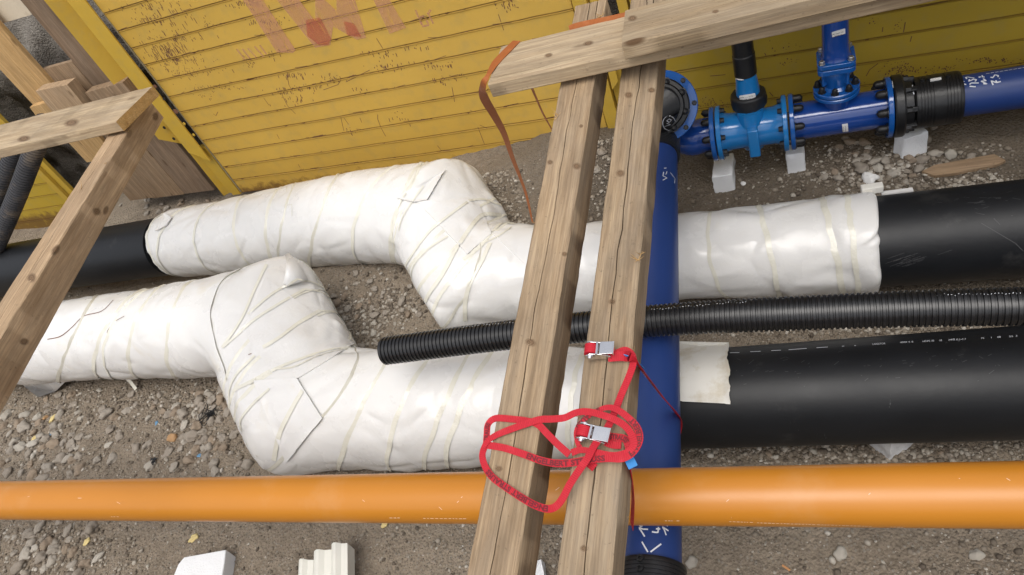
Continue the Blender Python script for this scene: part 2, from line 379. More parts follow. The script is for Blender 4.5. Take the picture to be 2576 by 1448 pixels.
# ================================================================== SETTING
def gz(x, y):
    z = 0.0
    z += .34 / (1 + math.exp(-(y - 2.60) * 8.5)) + .12 * max(0, y - 2.9)             # bench toward the far wall
    z += .20 / (1 + math.exp((x + 1.75) * 2.6)) * (1 - .80 / (1 + math.exp(-(y - 2.9) * 5)))
    far = 1 / (1 + math.exp(-(y - 2.62) * 9)); z += far * (.055 / (1 + math.exp(-(x - .10) * 8)) - .01 * math.exp(-((x + .20) / .2) ** 2) * (1 if y < 3.1 else .5))
    z -= (.08 * max(0, min(1, (-1.6 - x) / .6)) + .19 * max(0, min(1, (-2.9 - x) / .8))) * far
    z += .10 * math.exp(-((x + .62) ** 2 / .10 + (y - 3.25) ** 2 / .05)) + .13 * math.exp(-((x + 1.05) ** 2 / .12 + (y - 3.3) ** 2 / .06))
    z += .025 * noise.noise(Vector((x * 1.3, y * 1.3, 0))) + .022 * noise.noise(Vector((x * 5, y * 5, 3)))
    return z
def gzf(x, y): return gz(x, y) + .009 * noise.noise(Vector((x * 15, y * 15, 1))) + .006 * abs(noise.noise(Vector((x * 31, y * 31, 7))))
def grid(xs, ys, f):
    V = [(x, y, f(x, y)) for y in ys for x in xs]; n = len(xs)
    return V, [(j * n + i, j * n + i + 1, (j + 1) * n + i + 1, (j + 1) * n + i) for j in range(len(ys) - 1) for i in range(n - 1)]
def axis(*segs):
    out = []
    for a, b, s in segs: out += list(np.arange(a, b, s))
    return out + [segs[-1][1]]
xs = axis((-40, -9, 1.5), (-9, -6, .1), (-6, 3.2, .025), (3.2, 9, .12), (9, 40.01, 1.5)); ys = axis((-6, .2, .4), (.2, 4.6, .025), (4.6, 5.4, .2))
def gfull(x, y):
    if x < -9 or x > 9: return .1
    return gzf(x, y) if y > .2 else gz(x, .2)
V, Fc = grid(xs, ys, gfull); g = obj('ground', V, Fc, GND, org=(0, 0, 0)); setp(g, kind='structure')
# near bank that the photographer stands on, and the street level behind both walls
def nearf():
    V = []; X = axis((-30, -5, 1.), (-5, 4, .08), (4, 30, 1.)); T = np.linspace(0, 1, 40)
    for t_ in T:
        for x in X:
            y = .35 - .62 * t_ + .06 * noise.noise(Vector((x * 1.1, t_ * 3, 0))) + .03 * noise.noise(Vector((x * 4, t_ * 9, 2))); V.append((x, y, -.05 + 1.13 * t_))
    for x in X: V.append((x, -12, 1.1))
    n = len(X); return V, [(j * n + i, (j + 1) * n + i, (j + 1) * n + i + 1, j * n + i + 1) for j in range(len(T)) for i in range(n - 1)]
V, Fc = nearf(); setp(obj('near_bank', V, Fc, GND, org=(0, 0, 0)), kind='structure')
W0 = np.array([-1.58, 3.54, .35]); WU = nrm((.995, -.103, 0)); WN = np.array([-WU[1], WU[0], 0])   # WN points away from the camera
def wp(u, v, off=0.): return W0 + WU * u + WN * off + np.array([0, 0, v - .35])   # v = world height
def wuv(p, off=0.): P = atp(p, W0 + WN * off, WN); return ((P - W0) @ WU, P[2])
def soilf():
    V = []; U = axis((-30, -7, 1.), (-7, -2, .04), (-2, 8, .4), (8, 30, 1.)); Z = axis((-.3, 1.9, .04), (1.9, 1.95, .05))
    for v in Z:
        for u in U:
            o = .42 + .16 * noise.noise(Vector((u * 1.7, v * 1.7, 5))) + .08 * noise.noise(Vector((u * 5, v * 5, 1))) + .03 * noise.noise(Vector((u * 14, v * 14, 8))) + (v - 1) * .05
            V.append(tuple(wp(u, v, o)))
    for u in U: V.append(tuple(wp(u, 1.97, 12)))
    n = len(U); return V, [(j * n + i, j * n + i + 1, (j + 1) * n + i + 1, (j + 1) * n + i) for j in range(len(Z)) for i in range(n - 1)]
V, Fc = soilf(); setp(obj('soil_bank', V, Fc, SOIL, org=(0, 0, 0)), kind='structure')

# ================================================================== YELLOW TRENCH PANELS
def panel_sheet(name, u0, u1, v0, v1, mat, parent, off=0., n_u=30):
    prof = []; v = v0; k = math.ceil((v0 - GV0) / .125)
    prof.append((v0, 0.))
    gk = GV0 + .125 * k
    while gk < v1 - .02:
        if gk > v0 + .02: prof += [(gk - .010, 0.), (gk - .004, -.005), (gk - .001, .009), (gk + .002, .009), (gk + .0035, 0.)]
        gk += .125
    prof.append((v1, 0.))
    us = np.linspace(u0, u1, n_u); V = []; A = []
    for vv, o in prof:
        for u in us:
            dent = .006 * noise.noise(Vector((u * 2.1, vv * 3, off * 10))); q = .0008 * noise.noise(Vector((u * 9, vv * 40, 1)))
            V.append(wp(u, vv + q * 3, off + o + dent)); A.append((u, 0, vv))
    n = len(us); Fc = [(j * n + i, j * n + i + 1, (j + 1) * n + i + 1, (j + 1) * n + i) for j in range(len(prof) - 1) for i in range(n - 1)]
    m0 = len(V)
    for vv in (v0, v1):
        for u in (u0, u1): V.append(wp(u, vv, off + .08)); A.append((u, 0, vv))
    last = (len(prof) - 1) * n
    Fc += [(m0, m0 + 1, m0 + 3, m0 + 2)[::-1], tuple(range(n)) [::-1] + (m0, m0 + 1), tuple(range(last, last + n)) + (m0 + 3, m0 + 2),
           tuple(j * n for j in range(len(prof))) + (m0 + 2, m0), tuple(j * n + n - 1 for j in range(len(prof)))[::-1] + (m0 + 1, m0 + 3)]
    return obj(name, V, Fc, mat, parent, True, A, auto=25)
def plate(name, pts, off, th, mat, parent, bev=.0015):                  # polygon in (u, v)
    n = len(pts); V = [wp(u, v, off) for u, v in pts] + [wp(u, v, off + th) for u, v in pts]; A = [(u, 0, v) for u, v in pts] * 2
    Fc = [tuple(range(n)), tuple(range(n, 2 * n))[::-1]] + [(i, i + n, (i + 1) % n + n, (i + 1) % n) for i in range(n)]
    o = obj(name, V, Fc, mat, parent, False, A); 
    if bev: bevel_obj(o, bev)
    return o
P1 = thing('trench_panel', wp(-.7, .35), 'large yellow ribbed steel trench panel with faded pink lettering and rust scratches', 'trench panel')
sheet1 = panel_sheet('ribbed_sheet', -2.2, .80, .35, 2.35, MY, P1)
# guide rail at the left edge
plate('front_flange', [(-2.345, .80), (-2.30, .775), (-2.205, .70), (-2.205, 2.35), (-2.345, 2.35)][::-1], -.055, .012, MYP, P1)
def extr(name, pts, v0, v1, mat, parent, th=.006, v0s=None):
    n = len(pts); V = []; A = []
    for vv, k in ((None, 0), (v1, 1)):
        for i, (u, o_) in enumerate(pts):
            v_ = (v0s[i] if v0s else v0) if k == 0 else vv; V += [wp(u, v_, o_), wp(u, v_, o_ + th)]; A += [(u, o_, v_)] * 2
    m = 2 * n; Fc = []
    for i in range(n - 1):
        a0, b0, a1, b1 = 2 * i, 2 * i + 1, 2 * i + 2, 2 * i + 3
        Fc += [(a0, a1, a1 + m, a0 + m), (b0, b0 + m, b1 + m, b1), (a0, b0, b1, a1), (a0 + m, a1 + m, b1 + m, b0 + m)]
    Fc += [(0, m, m + 1, 1), (m - 2, m - 1, 2 * m - 1, 2 * m - 2)]
    o = obj(name, V, Fc, mat, parent, False, A); bm = bmesh.new(); bm.from_mesh(o.data); bmesh.ops.recalc_face_normals(bm, faces=bm.faces); bm.to_mesh(o.data); bm.free(); return o
extr('rail_channel', [(-2.53, -.05), (-2.445, .045), (-2.37, .045), (-2.352, -.048)], .79, 2.3, MYP, P1, v0s=[.95, .82, .79, .79])
extr('foot_channel', [(-2.41, -.0), (-2.375, .03), (-2.335, .03), (-2.30, .0)], .34, .83, MYP, P1)
plate('foot_flange', [(-2.298, .345), (-2.215, .345), (-2.215, .80), (-2.298, .80)][::-1], -.012, .05, MYP, P1)
mbw = MB()                                                               # grey dirty weld seam
for i in range(130):
    v = .36 + i * .0152; Pq = wp(-2.2035 + random.uniform(-.0015, .0015), v, .0); V, Fc = boxv(Pq + np.array([-.006, -.004, 0]), (.007, 0, 0), (0, .010, 0), (0, 0, .017)); mbw.add(V, Fc)
mbw.obj('weld_seam', simple('grey_weld', (.30, .26, .17), .7, .3, 60, .6, 120), P1, True, 60)
def hole(p, off, r, mat, parent, name='bolt_hole'):
    u, v = wuv(p, off); mb = MB(); lathe(mb, wp(u, v, off - .0015), WN, [(0, r * .86), (0, r), (.004, r)], 20); return mb.obj(name, mat, parent)
for p, r, m_ in [((390, 218), .013, RUSTB), ((413, 250), .011, GAP), ((442, 281), .018, RUSTB), ((463, 312), .011, MYP), ((487, 340), .011, MYP)]: hole(p, -.055, r, m_, P1)
for p in [(413, 322), (437, 350)]: hole(p, .0, .012, GAP, P1)
# faded paint marks: big red-pink letters, small stencils
def fade_mat(name, col, amt, sc=9):
    t = NT(name); a = t.n('ShaderNodeAttribute', attribute_name='lc').outputs['Vector']
    t.set('Base Color', col + (1,)); t.set('Roughness', .6)
    st = t.noise(t.n('ShaderNodeMapping', {0: a, 'Rotation': (0, math.radians(14), 0), 'Scale': (60, 60, 8)}).outputs[0], 1., 4, .6)
    f = t.math('MULTIPLY', t.ramp(t.noise(a, sc, 5, .65), [(.25, .6), (.6, 1.)]), t.ramp(st, [(.33, .4), (.42, 1.)]))
    t.set('Alpha', t.math('MULTIPLY', f, amt)); return t.m
PINK = fade_mat('faded_pink', (.62, .31, .19), .50); REDP = fade_mat('faded_red', (.54, .10, .06), .45, 14)
def decal(name, polys, mat, off=-.0035):
    V = []; Fc = []; A = []
    for pl in polys:
        n0 = len(V)
        for p in pl: u, v = wuv(p); V.append(wp(u, v, off)); A.append((u, 0, v))
        Fc.append(tuple(range(n0, n0 + len(pl))))
    return obj(name, V, Fc, mat, P1, False, A)
Z2 = lambda x, y: ((800 + x * .4973) * .67083, y * .4973 * .67083)
decal('faded_lettering', [[Z2(200, -40), Z2(350, -40), Z2(625, 380), Z2(600, 400), Z2(480, 395)],
      [Z2(450, -40), Z2(620, -40), Z2(770, 160), Z2(770, -40), Z2(800, -40), Z2(930, 80), Z2(930, -40), Z2(1060, -40), Z2(1155, 285), Z2(1085, 300), Z2(905, 200), Z2(885, 340), Z2(770, 360)],
      [Z2(1190, -40), Z2(1310, -40), Z2(1455, 210), Z2(1330, 255)]], PINK)
decal('faded_red_wear', [[Z2(700, 150), Z2(810, 130), Z2(890, 290), Z2(870, 340), Z2(800, 340), Z2(710, 270)]], REDP, -.005)
decal('faded_red_wear', [[Z2(985, 160), Z2(1065, 175), Z2(1120, 280), Z2(1010, 265)]], REDP, -.005)
PNK2 = fade_mat('faded_stencil', (.62, .30, .2), .5)
sf1 = Surf([sheet1])
for ln in ([[Z2(1525, 75), Z2(1570, 190)], [Z2(1560, 130), Z2(1590, 120), Z2(1625, 190), Z2(1580, 200), Z2(1555, 140)], [Z2(1620, 100), Z2(1660, 180)], [Z2(1615, 110), Z2(1640, 75)]],
           [[Z2(175, 370), Z2(240, 450)], [Z2(220, 370), Z2(275, 440)], [Z2(260, 365), Z2(330, 440)], [Z2(310, 350), Z2(380, 430)], [Z2(350, 340), Z2(400, 410)]]):
    draw(sf1, ln, .012, 'faded_stencil', PNK2, P1, .001, 6)
# notable dark scratches and rust chips
SCR = [[Z2(1230, 290), Z2(1280, 370)], [Z2(970, 590), Z2(940, 640), Z2(830, 680)], [Z2(1240, 865), Z2(1240, 900), Z2(1262, 960), Z2(1300, 1030)], [Z2(480, 1015), Z2(498, 1050)], [Z2(1000, 620), Z2(1180, 530)], [Z2(1105, 890), Z2(1120, 925)],
       [Z2(960, 880), Z2(985, 990)], [Z2(985, 890), Z2(1020, 940)], [Z2(1690, 1100), Z2(1715, 1130)], [Z2(1995, 960), Z2(2045, 1090)], [Z2(2150, 110), Z2(2190, 230)], [Z2(2010, 945), Z2(2065, 970)], [Z2(0, 860), Z2(20, 875), Z2(35, 845)], [Z2(555, 560), Z2(570, 640), Z2(590, 680)], [Z2(520, 720), Z2(560, 800), Z2(620, 860)],
       [Z2(1800, 660), Z2(1820, 770)], [Z2(380, 740), Z2(420, 795)], [Z2(640, 1240), Z2(655, 1265)]]
draw(sf1, SCR, .0035, 'scratch_marks', RUSTB, P1, .0008, 3)
mb = []
for (cx_, cy_, nn_, sx, sy) in [(440, 400, 16, 50, 22), (600, 560, 26, 60, 12), (640, 660, 30, 90, 10), (500, 690, 24, 60, 16), (1250, 400, 26, 70, 12), (1280, 505, 22, 60, 22), (1390, 490, 18, 60, 20), (1700, 490, 26, 60, 12), (1700, 590, 22, 50, 18), (880, 590, 26, 60, 18), (600, 750, 26, 70, 20), (1550, 360, 16, 60, 8), (1100, 670, 8, 40, 12), (1010, 985, 14, 35, 10), (350, 160, 24, 60, 12), (480, 170, 14, 60, 30), (270, 30, 20, 80, 14), (2220, 30, 24, 50, 24), (1420, 880, 12, 60, 22), (1870, 570, 10, 20, 12)]:
    for _ in range(nn_):
        x = random.gauss(cx_, sx); y = random.gauss(cy_, sy); l = random.uniform(4, 26); mb.append([Z2(x, y), Z2(x + l * .35, y + l)])
Z1 = lambda x, y: (x * .33358, y * .33358)
for (cx_, cy_, nn_, sx, sy, l0, l1) in [(1250, 110, 60, 120, 40, 15, 60), (1180, 20, 24, 100, 14, 8, 30), (1310, 250, 40, 110, 30, 10, 50), (1250, 370, 110, 90, 40, 15, 70), (1330, 440, 60, 90, 24, 10, 40), (1470, 530, 60, 130, 16, 8, 30), (1100, 150, 40, 60, 16, 8, 40), (1560, 185, 24, 24, 20, 4, 16), (1630, 660, 60, 120, 14, 6, 24), (1420, 560, 30, 60, 16, 6, 26), (1230, 480, 24, 60, 30, 10, 40), (1840, 20, 24, 60, 20, 8, 50), (1880, 460, 30, 30, 20, 6, 20), (1560, 720, 16, 60, 12, 5, 20), (1000, 60, 18, 60, 10, 6, 24), (1280, 290, 60, 120, 8, 5, 20), (1400, 450, 50, 120, 7, 5, 16)]:
    for _ in range(nn_):
        x = random.gauss(cx_, sx); y = random.gauss(cy_, sy); l = random.uniform(l0, l1) * random.random(); mb.append([Z1(x, y), Z1(x + l * .62, y + l)])
draw(sf1, mb, .0045, 'rust_chips', RUSTB, P1, .0008, 3)
# rust that runs along the joints
mb = []
for k in range(15):
    gk = GV0 + .125 * k
    for _ in range(26):
        u = random.uniform(-2.18, .75); l = abs(random.gauss(0, .05)) + .01
        if noise.noise(Vector((u * 1.7, gk * 9, 2))) < -.05: continue
        mb.append([proj(wp(u, gk + random.gauss(.004, .005), 0)), proj(wp(u + l, gk + random.gauss(.004, .005), 0))])
draw(sf1, mb, .0032, 'joint_rust', RUSTB, P1, .0008, 4)

P2 = thing('trench_panel', wp(3, .4), 'second yellow steel trench panel behind the blue fittings, with shade painted into its yellow', 'trench panel')
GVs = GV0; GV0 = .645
MYR = yellow_paint('panel_yellow_shaded', (.44, .30, .034), rust=.97)  # darker copy of the panel yellow, shade put into the base colour
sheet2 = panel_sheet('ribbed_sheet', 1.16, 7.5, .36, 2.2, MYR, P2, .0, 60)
GV0 = GVs
plate('edge_plate', [(1.10, .35), (1.175, .35), (1.175, 2.2), (1.10, 2.2)], -.03, .03, MYP, P2)
sf2 = Surf([sheet2])
Z4 = lambda x, y: ((2500 + x * .5249) * .67083, y * .5249 * .67083)
draw(sf2, [[Z4(1510, 455), Z4(1450, 500), Z4(1425, 545)], [Z4(310, 545), Z4(420, 535)], [Z4(1705, 160), Z4(1690, 240)], [Z4(1545, 195), Z4(1540, 230)], [Z4(1735, 20), Z4(1725, 50)], [Z4(735, 660), Z4(760, 690)], [Z4(1750, 260), Z4(1740, 300)], [Z4(2010, 10), Z4(1780, 60)], [Z4(700, 380), Z4(710, 400)]], .004, 'scratch_marks', RUSTB, P2, .0008, 3)
mb = []
for (cx_, cy_, nn_, sx, sy) in [(1680, 490, 90, 80, 26), (1900, 500, 60, 120, 20), (2300, 430, 70, 110, 12), (880, 320, 12, 90, 20), (300, 740, 40, 60, 22), (400, 750, 30, 70, 20), (1660, 200, 10, 30, 30), (1450, 130, 10, 60, 20), (850, 440, 12, 40, 12), (1500, 600, 24, 120, 14)]:
    for _ in range(nn_):
        x = random.gauss(cx_, sx); y = random.gauss(cy_, sy); l = random.uniform(3, 14); mb.append([Z4(x, y), Z4(x + l * random.uniform(-.6, .6), y + l * random.uniform(.1, 1))])
draw(sf2, mb, .005, 'rust_chips', RUSTB, P2, .0008, 3)
# posts in the gap between the two big panels
PO = thing('panel_post', wp(.9, .35), 'battered yellow steel corner post between the two large trench panels', 'post')
plate('post_face', [(.815, .35), (.89, .35), (.89, 2.3), (.815, 2.3)], -.035, .05, MYP, PO)
plate('post_web', [(.895, .35), (.965, .35), (.965, 2.3), (.895, 2.3)], .0, .03, MYP, PO)
plate('torn_plate', [(.905, .75), (.95, .80), (.955, 1.25), (.915, 1.3)], -.05, .008, MYP, PO)
PO2 = thing('panel_post', wp(1.05, .35), 'narrow yellow post right of the dark gap beside the second panel', 'post')
plate('post_face', [(1.035, .35), (1.085, .35), (1.085, 2.3), (1.035, 2.3)], -.02, .06, MYP, PO2)
plate('bent_flange', [(1.125, .98), (1.15, 1.0), (1.14, 1.35), (1.12, 1.36)], -.06, .008, W5, PO2)
# far left panel
P3 = thing('trench_panel', wp(-5.4, .22), 'small stretch of yellow trench panel at the left edge behind the hanging corrugated pipes', 'trench panel')
ge = GV0; GV0 = .335
MYL = yellow_paint('panel_yellow_left', (.46, .31, .032), rust=.97)
uLP = wuv((150, 470))[0]; panel_sheet('ribbed_sheet', -9, uLP, .215, 2.1, MYL, P3, .0, 50); GV0 = ge
plate('edge_plate', [(uLP - .02, .24), (uLP + .05, .24), (uLP + .05, 2.1), (uLP - .02, 2.1)], -.05, .045, MYP, P3)
plate('edge_flange', [(uLP + .055, .3), (uLP + .13, .3), (uLP + .13, 2.1), (uLP + .055, 2.1)], -.02, .03, MYP, P3)

# ================================================================== TIMBER
def timber(name, P0, P1_, wd, ht, mat, up=(0, 0, 1), crack=None, parent=None, n=60, rough=.0022, endmat=None, seed=1, cw=.0045, cdp=.02):
    """P0,P1 = centre of the TOP face at both ends; crack = lateral positions on the top (-.5..5)"""
    P0 = np.asarray(P0, float); P1_ = np.asarray(P1_, float); d = nrm(P1_ - P0); L = np.linalg.norm(P1_ - P0)
    a = nrm(np.cross(d, up)); u = np.cross(a, d)
    bv = .004
    crack = crack or []
    V = []; A = []
    for i in range(n + 1):
        s = L * i / n
        prof = [(-wd / 2 + bv, 0)]
        for c in crack:
            cl = c[0] * wd + .010 * noise.noise(Vector((s * 2.2, seed, c[0] * 9))) + .004 * noise.noise(Vector((s * 13, seed, 3)))
            f = 1.0 if (c[1] <= i / n <= c[2]) else 0.0
            wv = cw * (.55 + .8 * abs(noise.noise(Vector((s * 5, seed, 8))))) * f + .0002
            prof += [(cl - wv / 2, 0), (cl, -cdp * f), (cl + wv / 2, 0)]
        prof += [(wd / 2 - bv, 0), (wd / 2, -bv), (wd / 2, -ht + bv), (wd / 2 - bv, -ht), (-wd / 2 + bv, -ht), (-wd / 2, -ht + bv), (-wd / 2, -bv)]
        for (x, z) in prof:
            e = rough * noise.noise(Vector((s * 9, x * 20 + seed, z * 20))) + rough * .8 * noise.noise(Vector((s * 45, x * 40, z * 40 + seed)))
            warp = .004 * noise.noise(Vector((s * .9, seed * 3.1, 0)))
            V.append(P0 + d * s + a * (x + (e if abs(x) > wd / 2 - .006 else 0) + warp) + u * (z + (e if z > -.001 or z < -ht + .001 else 0))); A.append((s, x, z))
    m = len(prof); Fc = [(i * m + k, (i + 1) * m + k, (i + 1) * m + (k + 1) % m, i * m + (k + 1) % m) for i in range(n) for k in range(m)]
    Fc += [tuple(range(m)), tuple(n * m + k for k in range(m))[::-1]]
    mats = [mat] + ([endmat] if endmat else [])
    o = obj(name, V, Fc, mats, parent, True, A, org=None if parent else P0, auto=40)
    bm = bmesh.new(); bm.from_mesh(o.data); bmesh.ops.recalc_face_normals(bm, faces=bm.faces); bm.to_mesh(o.data); bm.free()
    if endmat: o.data.polygons[len(Fc) - 1].material_index = 1; o.data.polygons[len(Fc) - 2].material_index = 1
    return o
def two_edges(pl0, pm0, z0, pl1, pm1, z1, ext0=0., ext1=0.):
    c0 = (at(pl0, z0) + at(pm0, z0)) / 2; c1 = (at(pl1, z1) + at(pm1, z1)) / 2; d = nrm(c1 - c0); return c0 - d * ext0, c1 + d * ext1
def ab0(p): d = nrm(b1b - b1a); s_ = nrm(np.cross(d, (0, 0, 1))); n_ = np.cross(s_, d); return atp(p, b1a, n_)
b1a, b1b = two_edges((1174, 1448), (1302, 1448), 1.30, (1412, 197), (1499, 180), 1.62, .45, .50)
b2a, b2b = two_edges((1399, 1448), (1537, 1448), 1.30, (1567, 160), (1657, 143), 1.60, .45, 1.25)
_e = ((ab0((1481, 8)) - b1a) @ nrm(b1b - b1a)); b1b = b1a + nrm(b1b - b1a) * _e
B1 = timber('timber_beam', b1a, b1b, .118, .115, W1, crack=[(-.02, 0, 1), (.22, .86, 1)], seed=2, n=90, cw=.0035)
setp(B1, 'left of the two long weathered timber beams, red strap loops draped over it', 'timber beam', 'square timber beams across the trench')
B2 = timber('timber_beam', b2a, b2b, .119, .10, W2, crack=[(.0, 0, 1), (.20, .70, 1)], seed=5, n=90, cw=.0045)
setp(B2, 'right of the two long weathered timber beams, carrying both ratchet buckles', 'timber beam', 'square timber beams across the trench')
BD = nrm(b1b - b1a); BN = nrm(np.cross(nrm(np.cross(BD, (0, 0, 1))), BD)); BN = BN * np.sign(BN[2])
def ab(p, off=.003): return atp(p, b1a + BN * off, BN)
# cross planks on top
def zb(P): return b1a[2] + (P[1] - b1a[1]) * BD[2] / BD[1]
def plank2(pA, pB, zt, pC, pD, wd, th, mat, ext, **k):        # back-left, front-left corners ; far point on front edge
    pass
cA = at((1237, 123), 1.685); cB = at((1227, 212), 1.685); cF = at((1877, 65), 1.685); dC = nrm(cF - cB)
wC = abs((cA - cB) @ np.cross(dC, (0, 0, 1))); sd_ = np.cross((0, 0, 1), dC)
C1 = timber('timber_plank', cB + sd_ * wC / 2, cB + sd_ * wC / 2 + dC * 2.6, wC, .052, W3, seed=8, n=70, crack=[(.34, 0, .08)])
setp(C1, 'pale cross plank lying over both beams with an orange strap at its left end', 'plank', 'planks lying across the beams')
eA = at((1587, 22), 1.742); eB = at((1564, 113), 1.742); eF = at((1877, 37), 1.742); dE = nrm(eF - eB); wE = abs((eA - eB) @ np.cross(dE, (0, 0, 1))); sdE = np.cross((0, 0, 1), dE)
C2 = timber('timber_plank', eB + sdE * wE / 2, eB + sdE * wE / 2 + dE * 2.6, wE, .052, W4, seed=11, n=70, crack=[(.12, .05, 1)], cw=.0015)
setp(C2, 'greyer knotted cross plank stacked on top of the pale plank', 'plank', 'planks lying across the beams')
# left pair
z2 = 1.72
l2n = (at((0, 759), z2) + at((0, 850), z2)) / 2; l2f = (at((278, 330), z2) + at((328, 320), z2)) / 2; dL = nrm(l2f - l2n)
L2 = timber('timber_beam', l2n - dL * .5, l2f + dL * .26, .118, .118, W5, seed=14, n=70, crack=[(-.02, 0, 1)], cw=.0025, endmat=WE)
setp(L2, 'fresh square timber beam running diagonally down the left side', 'timber beam', 'square timber beams across the trench')
z1 = 1.785
lA = at((0, 312), z1); lB = at((363, 225), z1); lC = at((0, 377), z1); lD_ = at((312, 300), z1); dM = nrm(nrm(lB - lA) + nrm(lD_ - lC)); sM = np.cross((0, 0, 1), dM)
wM = abs(((lB + lA) / 2 - (lC + lD_) / 2) @ sM); cM = (lA + lC) / 2; endL = ((lB + lD_) / 2 - cM) @ dM
L1 = timber('timber_plank', cM - dM * .8, cM + dM * endL, wM, .05, W3, seed=17, n=60, endmat=WE)
setp(L1, 'pale plank with orange sawn end lying on the left diagonal beam', 'plank')
def knot_mat():
    t = NT('wood_knot'); a = t.n('ShaderNodeAttribute', attribute_name='lc').outputs['Vector']; r_ = t.n('ShaderNodeSeparateXYZ', {0: a}).outputs[0]
    rr = t.math('ADD', r_, t.math('MULTIPLY', t.noise(a, 3., 3), .25))
    c = t.ramp(rr, [(.1, (.14, .075, .035)), (.35, (.25, .15, .08)), (.55, (.12, .065, .03)), (.7, (.27, .175, .10)), (.85, (.18, .11, .06)), (1., (.30, .2, .12))]); t.set('Base Color', c); t.set('Roughness', .8)
    t.set('Alpha', t.ramp(rr, [(.6, .65), (1.05, 0.)])); return t.m
KNOT = knot_mat()
def knots(o, L):
    sf = Surf([o]); mb = MB()
    for (px, py, rx_, ry_, ang) in L:
        ca, sa = math.cos(ang), math.sin(ang); V = []; A = []; ok = True; m = 18
        for j in range(6):
            for k in range(m):
                q = 2 * math.pi * k / m; x, y = rx_ * j / 5 * math.cos(q), ry_ * j / 5 * math.sin(q); h, nn = sf.hit((px + x * ca - y * sa, py + x * sa + y * ca))
                if h is None: ok = False; break
                V.append(h + nn * .0008); A.append((j / 5, q / 3, px))
            if not ok: break
        mb = MB()
        if ok: mb.add(V, [(j * m + k, j * m + (k + 1) % m, (j + 1) * m + (k + 1) % m, (j + 1) * m + k) for j in range(5) for k in range(m)], A)
        if mb.V: mb.obj('knot', KNOT, o, True, None)
knots(B1, [(1451, 419, 14, 11, 0), (1384, 409, 10, 8, 0), (1462, 318, 7, 6, 0), (1335, 862, 18, 13, .3), (1255, 1180, 13, 10, 0), (1420, 640, 9, 8, 0)])
knots(B2, [(1581, 240, 14, 11, 0), (1639, 228, 13, 9, 0), (1561, 437, 15, 12, 0), (1640, 560, 9, 7, 0), (1540, 760, 12, 10, 0), (1470, 1380, 14, 11, 0)])
knots(C2, [(1591, 92, 26, 17, -.2), (1591, 47, 16, 10, -.2), (1800, 30, 12, 6, -.2)])
knots(C1, [(1380, 140, 14, 7, -.2), (1480, 110, 18, 8, -.2)])
knots(L2, [(243, 533, 15, 13, .5), (266, 530, 9, 17, .3), (391, 294, 11, 15, 0), (392, 262, 9, 11, 0), (140, 630, 12, 20, .6), (80, 700, 14, 16, .6), (60, 860, 16, 12, 0)])
knots(L1, [(180, 310, 26, 12, -.2), (60, 350, 22, 10, -.2)])
def splinters(o, px_list, seed):
    sf = Surf([o]); rs = random.Random(seed); mb = MB()
    for (px, py, n_) in px_list:
        h, nn = sf.hit((px, py))
        if h is None: continue
        for _ in range(n_):
            d = nrm(np.array([rs.uniform(-1, 1), rs.uniform(-1, 1), rs.uniform(.0, .8)])); L = rs.uniform(.01, .032); sweep(mb, [h, h + d * L * .5, h + d * L + np.array([0, 0, rs.uniform(-.006, .006)])], [.0012, .0009, .0003], 5)
    if mb.V: mb.obj('splinters', W6, o)
splinters(B2, [(1652, 430, 2), (1606, 655, 7), (1612, 640, 3), (1590, 905, 3), (1580, 1300, 2), (1460, 1050, 1)], 3)
splinters(B1, [(1398, 300, 4), (1403, 290, 2), (1345, 560, 1), (1455, 1075, 2), (1510, 50, 6), (1515, 40, 5)], 4)
splinters(L2, [(205, 475, 2), (268, 410, 2), (325, 320, 4), (322, 332, 4)], 5); splinters(L1, [(322, 312, 4)], 6)
# vertical boards shoring the gap at the left
def board(name, pl, pr, off, th, v0, v1, mat, label, seed=0, parent=None):
    ul = np.mean([wuv(p, off)[0] for p in pl]); ur = np.mean([wuv(p, off)[0] for p in pr]); wd = ur - ul
    Pt = wp((ul + ur) / 2, v1, off); Pb = wp((ul + ur) / 2, v0, off)
    o = timber(name, Pb, Pt, wd, th, mat, up=tuple(-WN), seed=seed, n=20, rough=.001)
    return setp(o, label, 'board')
ZA = lambda x, y: (x * .1854 * 1.0, y * .1854)
board('shoring_board', [ZA(250, 0), ZA(1275, 1170)], [(150, 0), (345, 235)], .07, .045, .36, 2.3, W8, 'dark knotted shoring board next to the yellow rail', 31)
board('shoring_board', [ZA(150, 540), ZA(680, 1130)], [ZA(610, 430), ZA(1260, 1170)], .066, .045, .36, zat(87, wp(-3.0, 1, .05)[:2]) if False else 1.60, W7, 'brown shoring board with a sawn top edge, middle of the upright boards', 32)
_b = board('shoring_board', [ZA(0, 950), ZA(440, 1420)], [ZA(0, 360), ZA(680, 1130)], .03, .04, .82, 2.2, W6, 'bright new orange-toned shoring board at the left', 33)
board('shoring_board', [(165, 345), (345, 510)], [(235, 362), (440, 498)], .062, .04, .37, 1.5, simple('x', (.3, .2, .1)) if False else W7, 'light brown lower shoring board between the beams', 34)
board('shoring_board', [(236, 362), (441, 498)], [(400, 372), (556, 493)], .10, .04, .36, 1.5, W8, 'stained dark lower shoring board beside the rail foot', 35)
def wbox(name, pts, off, th, mat, label, cat='board', end=None):
    """pts: 4 corners in px on the face plane"""
    q = [wuv(p, off) for p in pts]; u0 = min((q[0][0], q[3][0])); 
    V = [wp(u, v, off) for u, v in q] + [wp(u, v, off + th) for u, v in q]; A = [(v, u, 0) for u, v in q] + [(v, u, th) for u, v in q]
    o = obj(name, V, [(0, 3, 2, 1), (4, 5, 6, 7), (0, 1, 5, 4), (1, 2, 6, 5), (2, 3, 7, 6), (3, 0, 4, 7)], mat, None, False, A); bevel_obj(o, .002)
    return setp(o, label, cat)
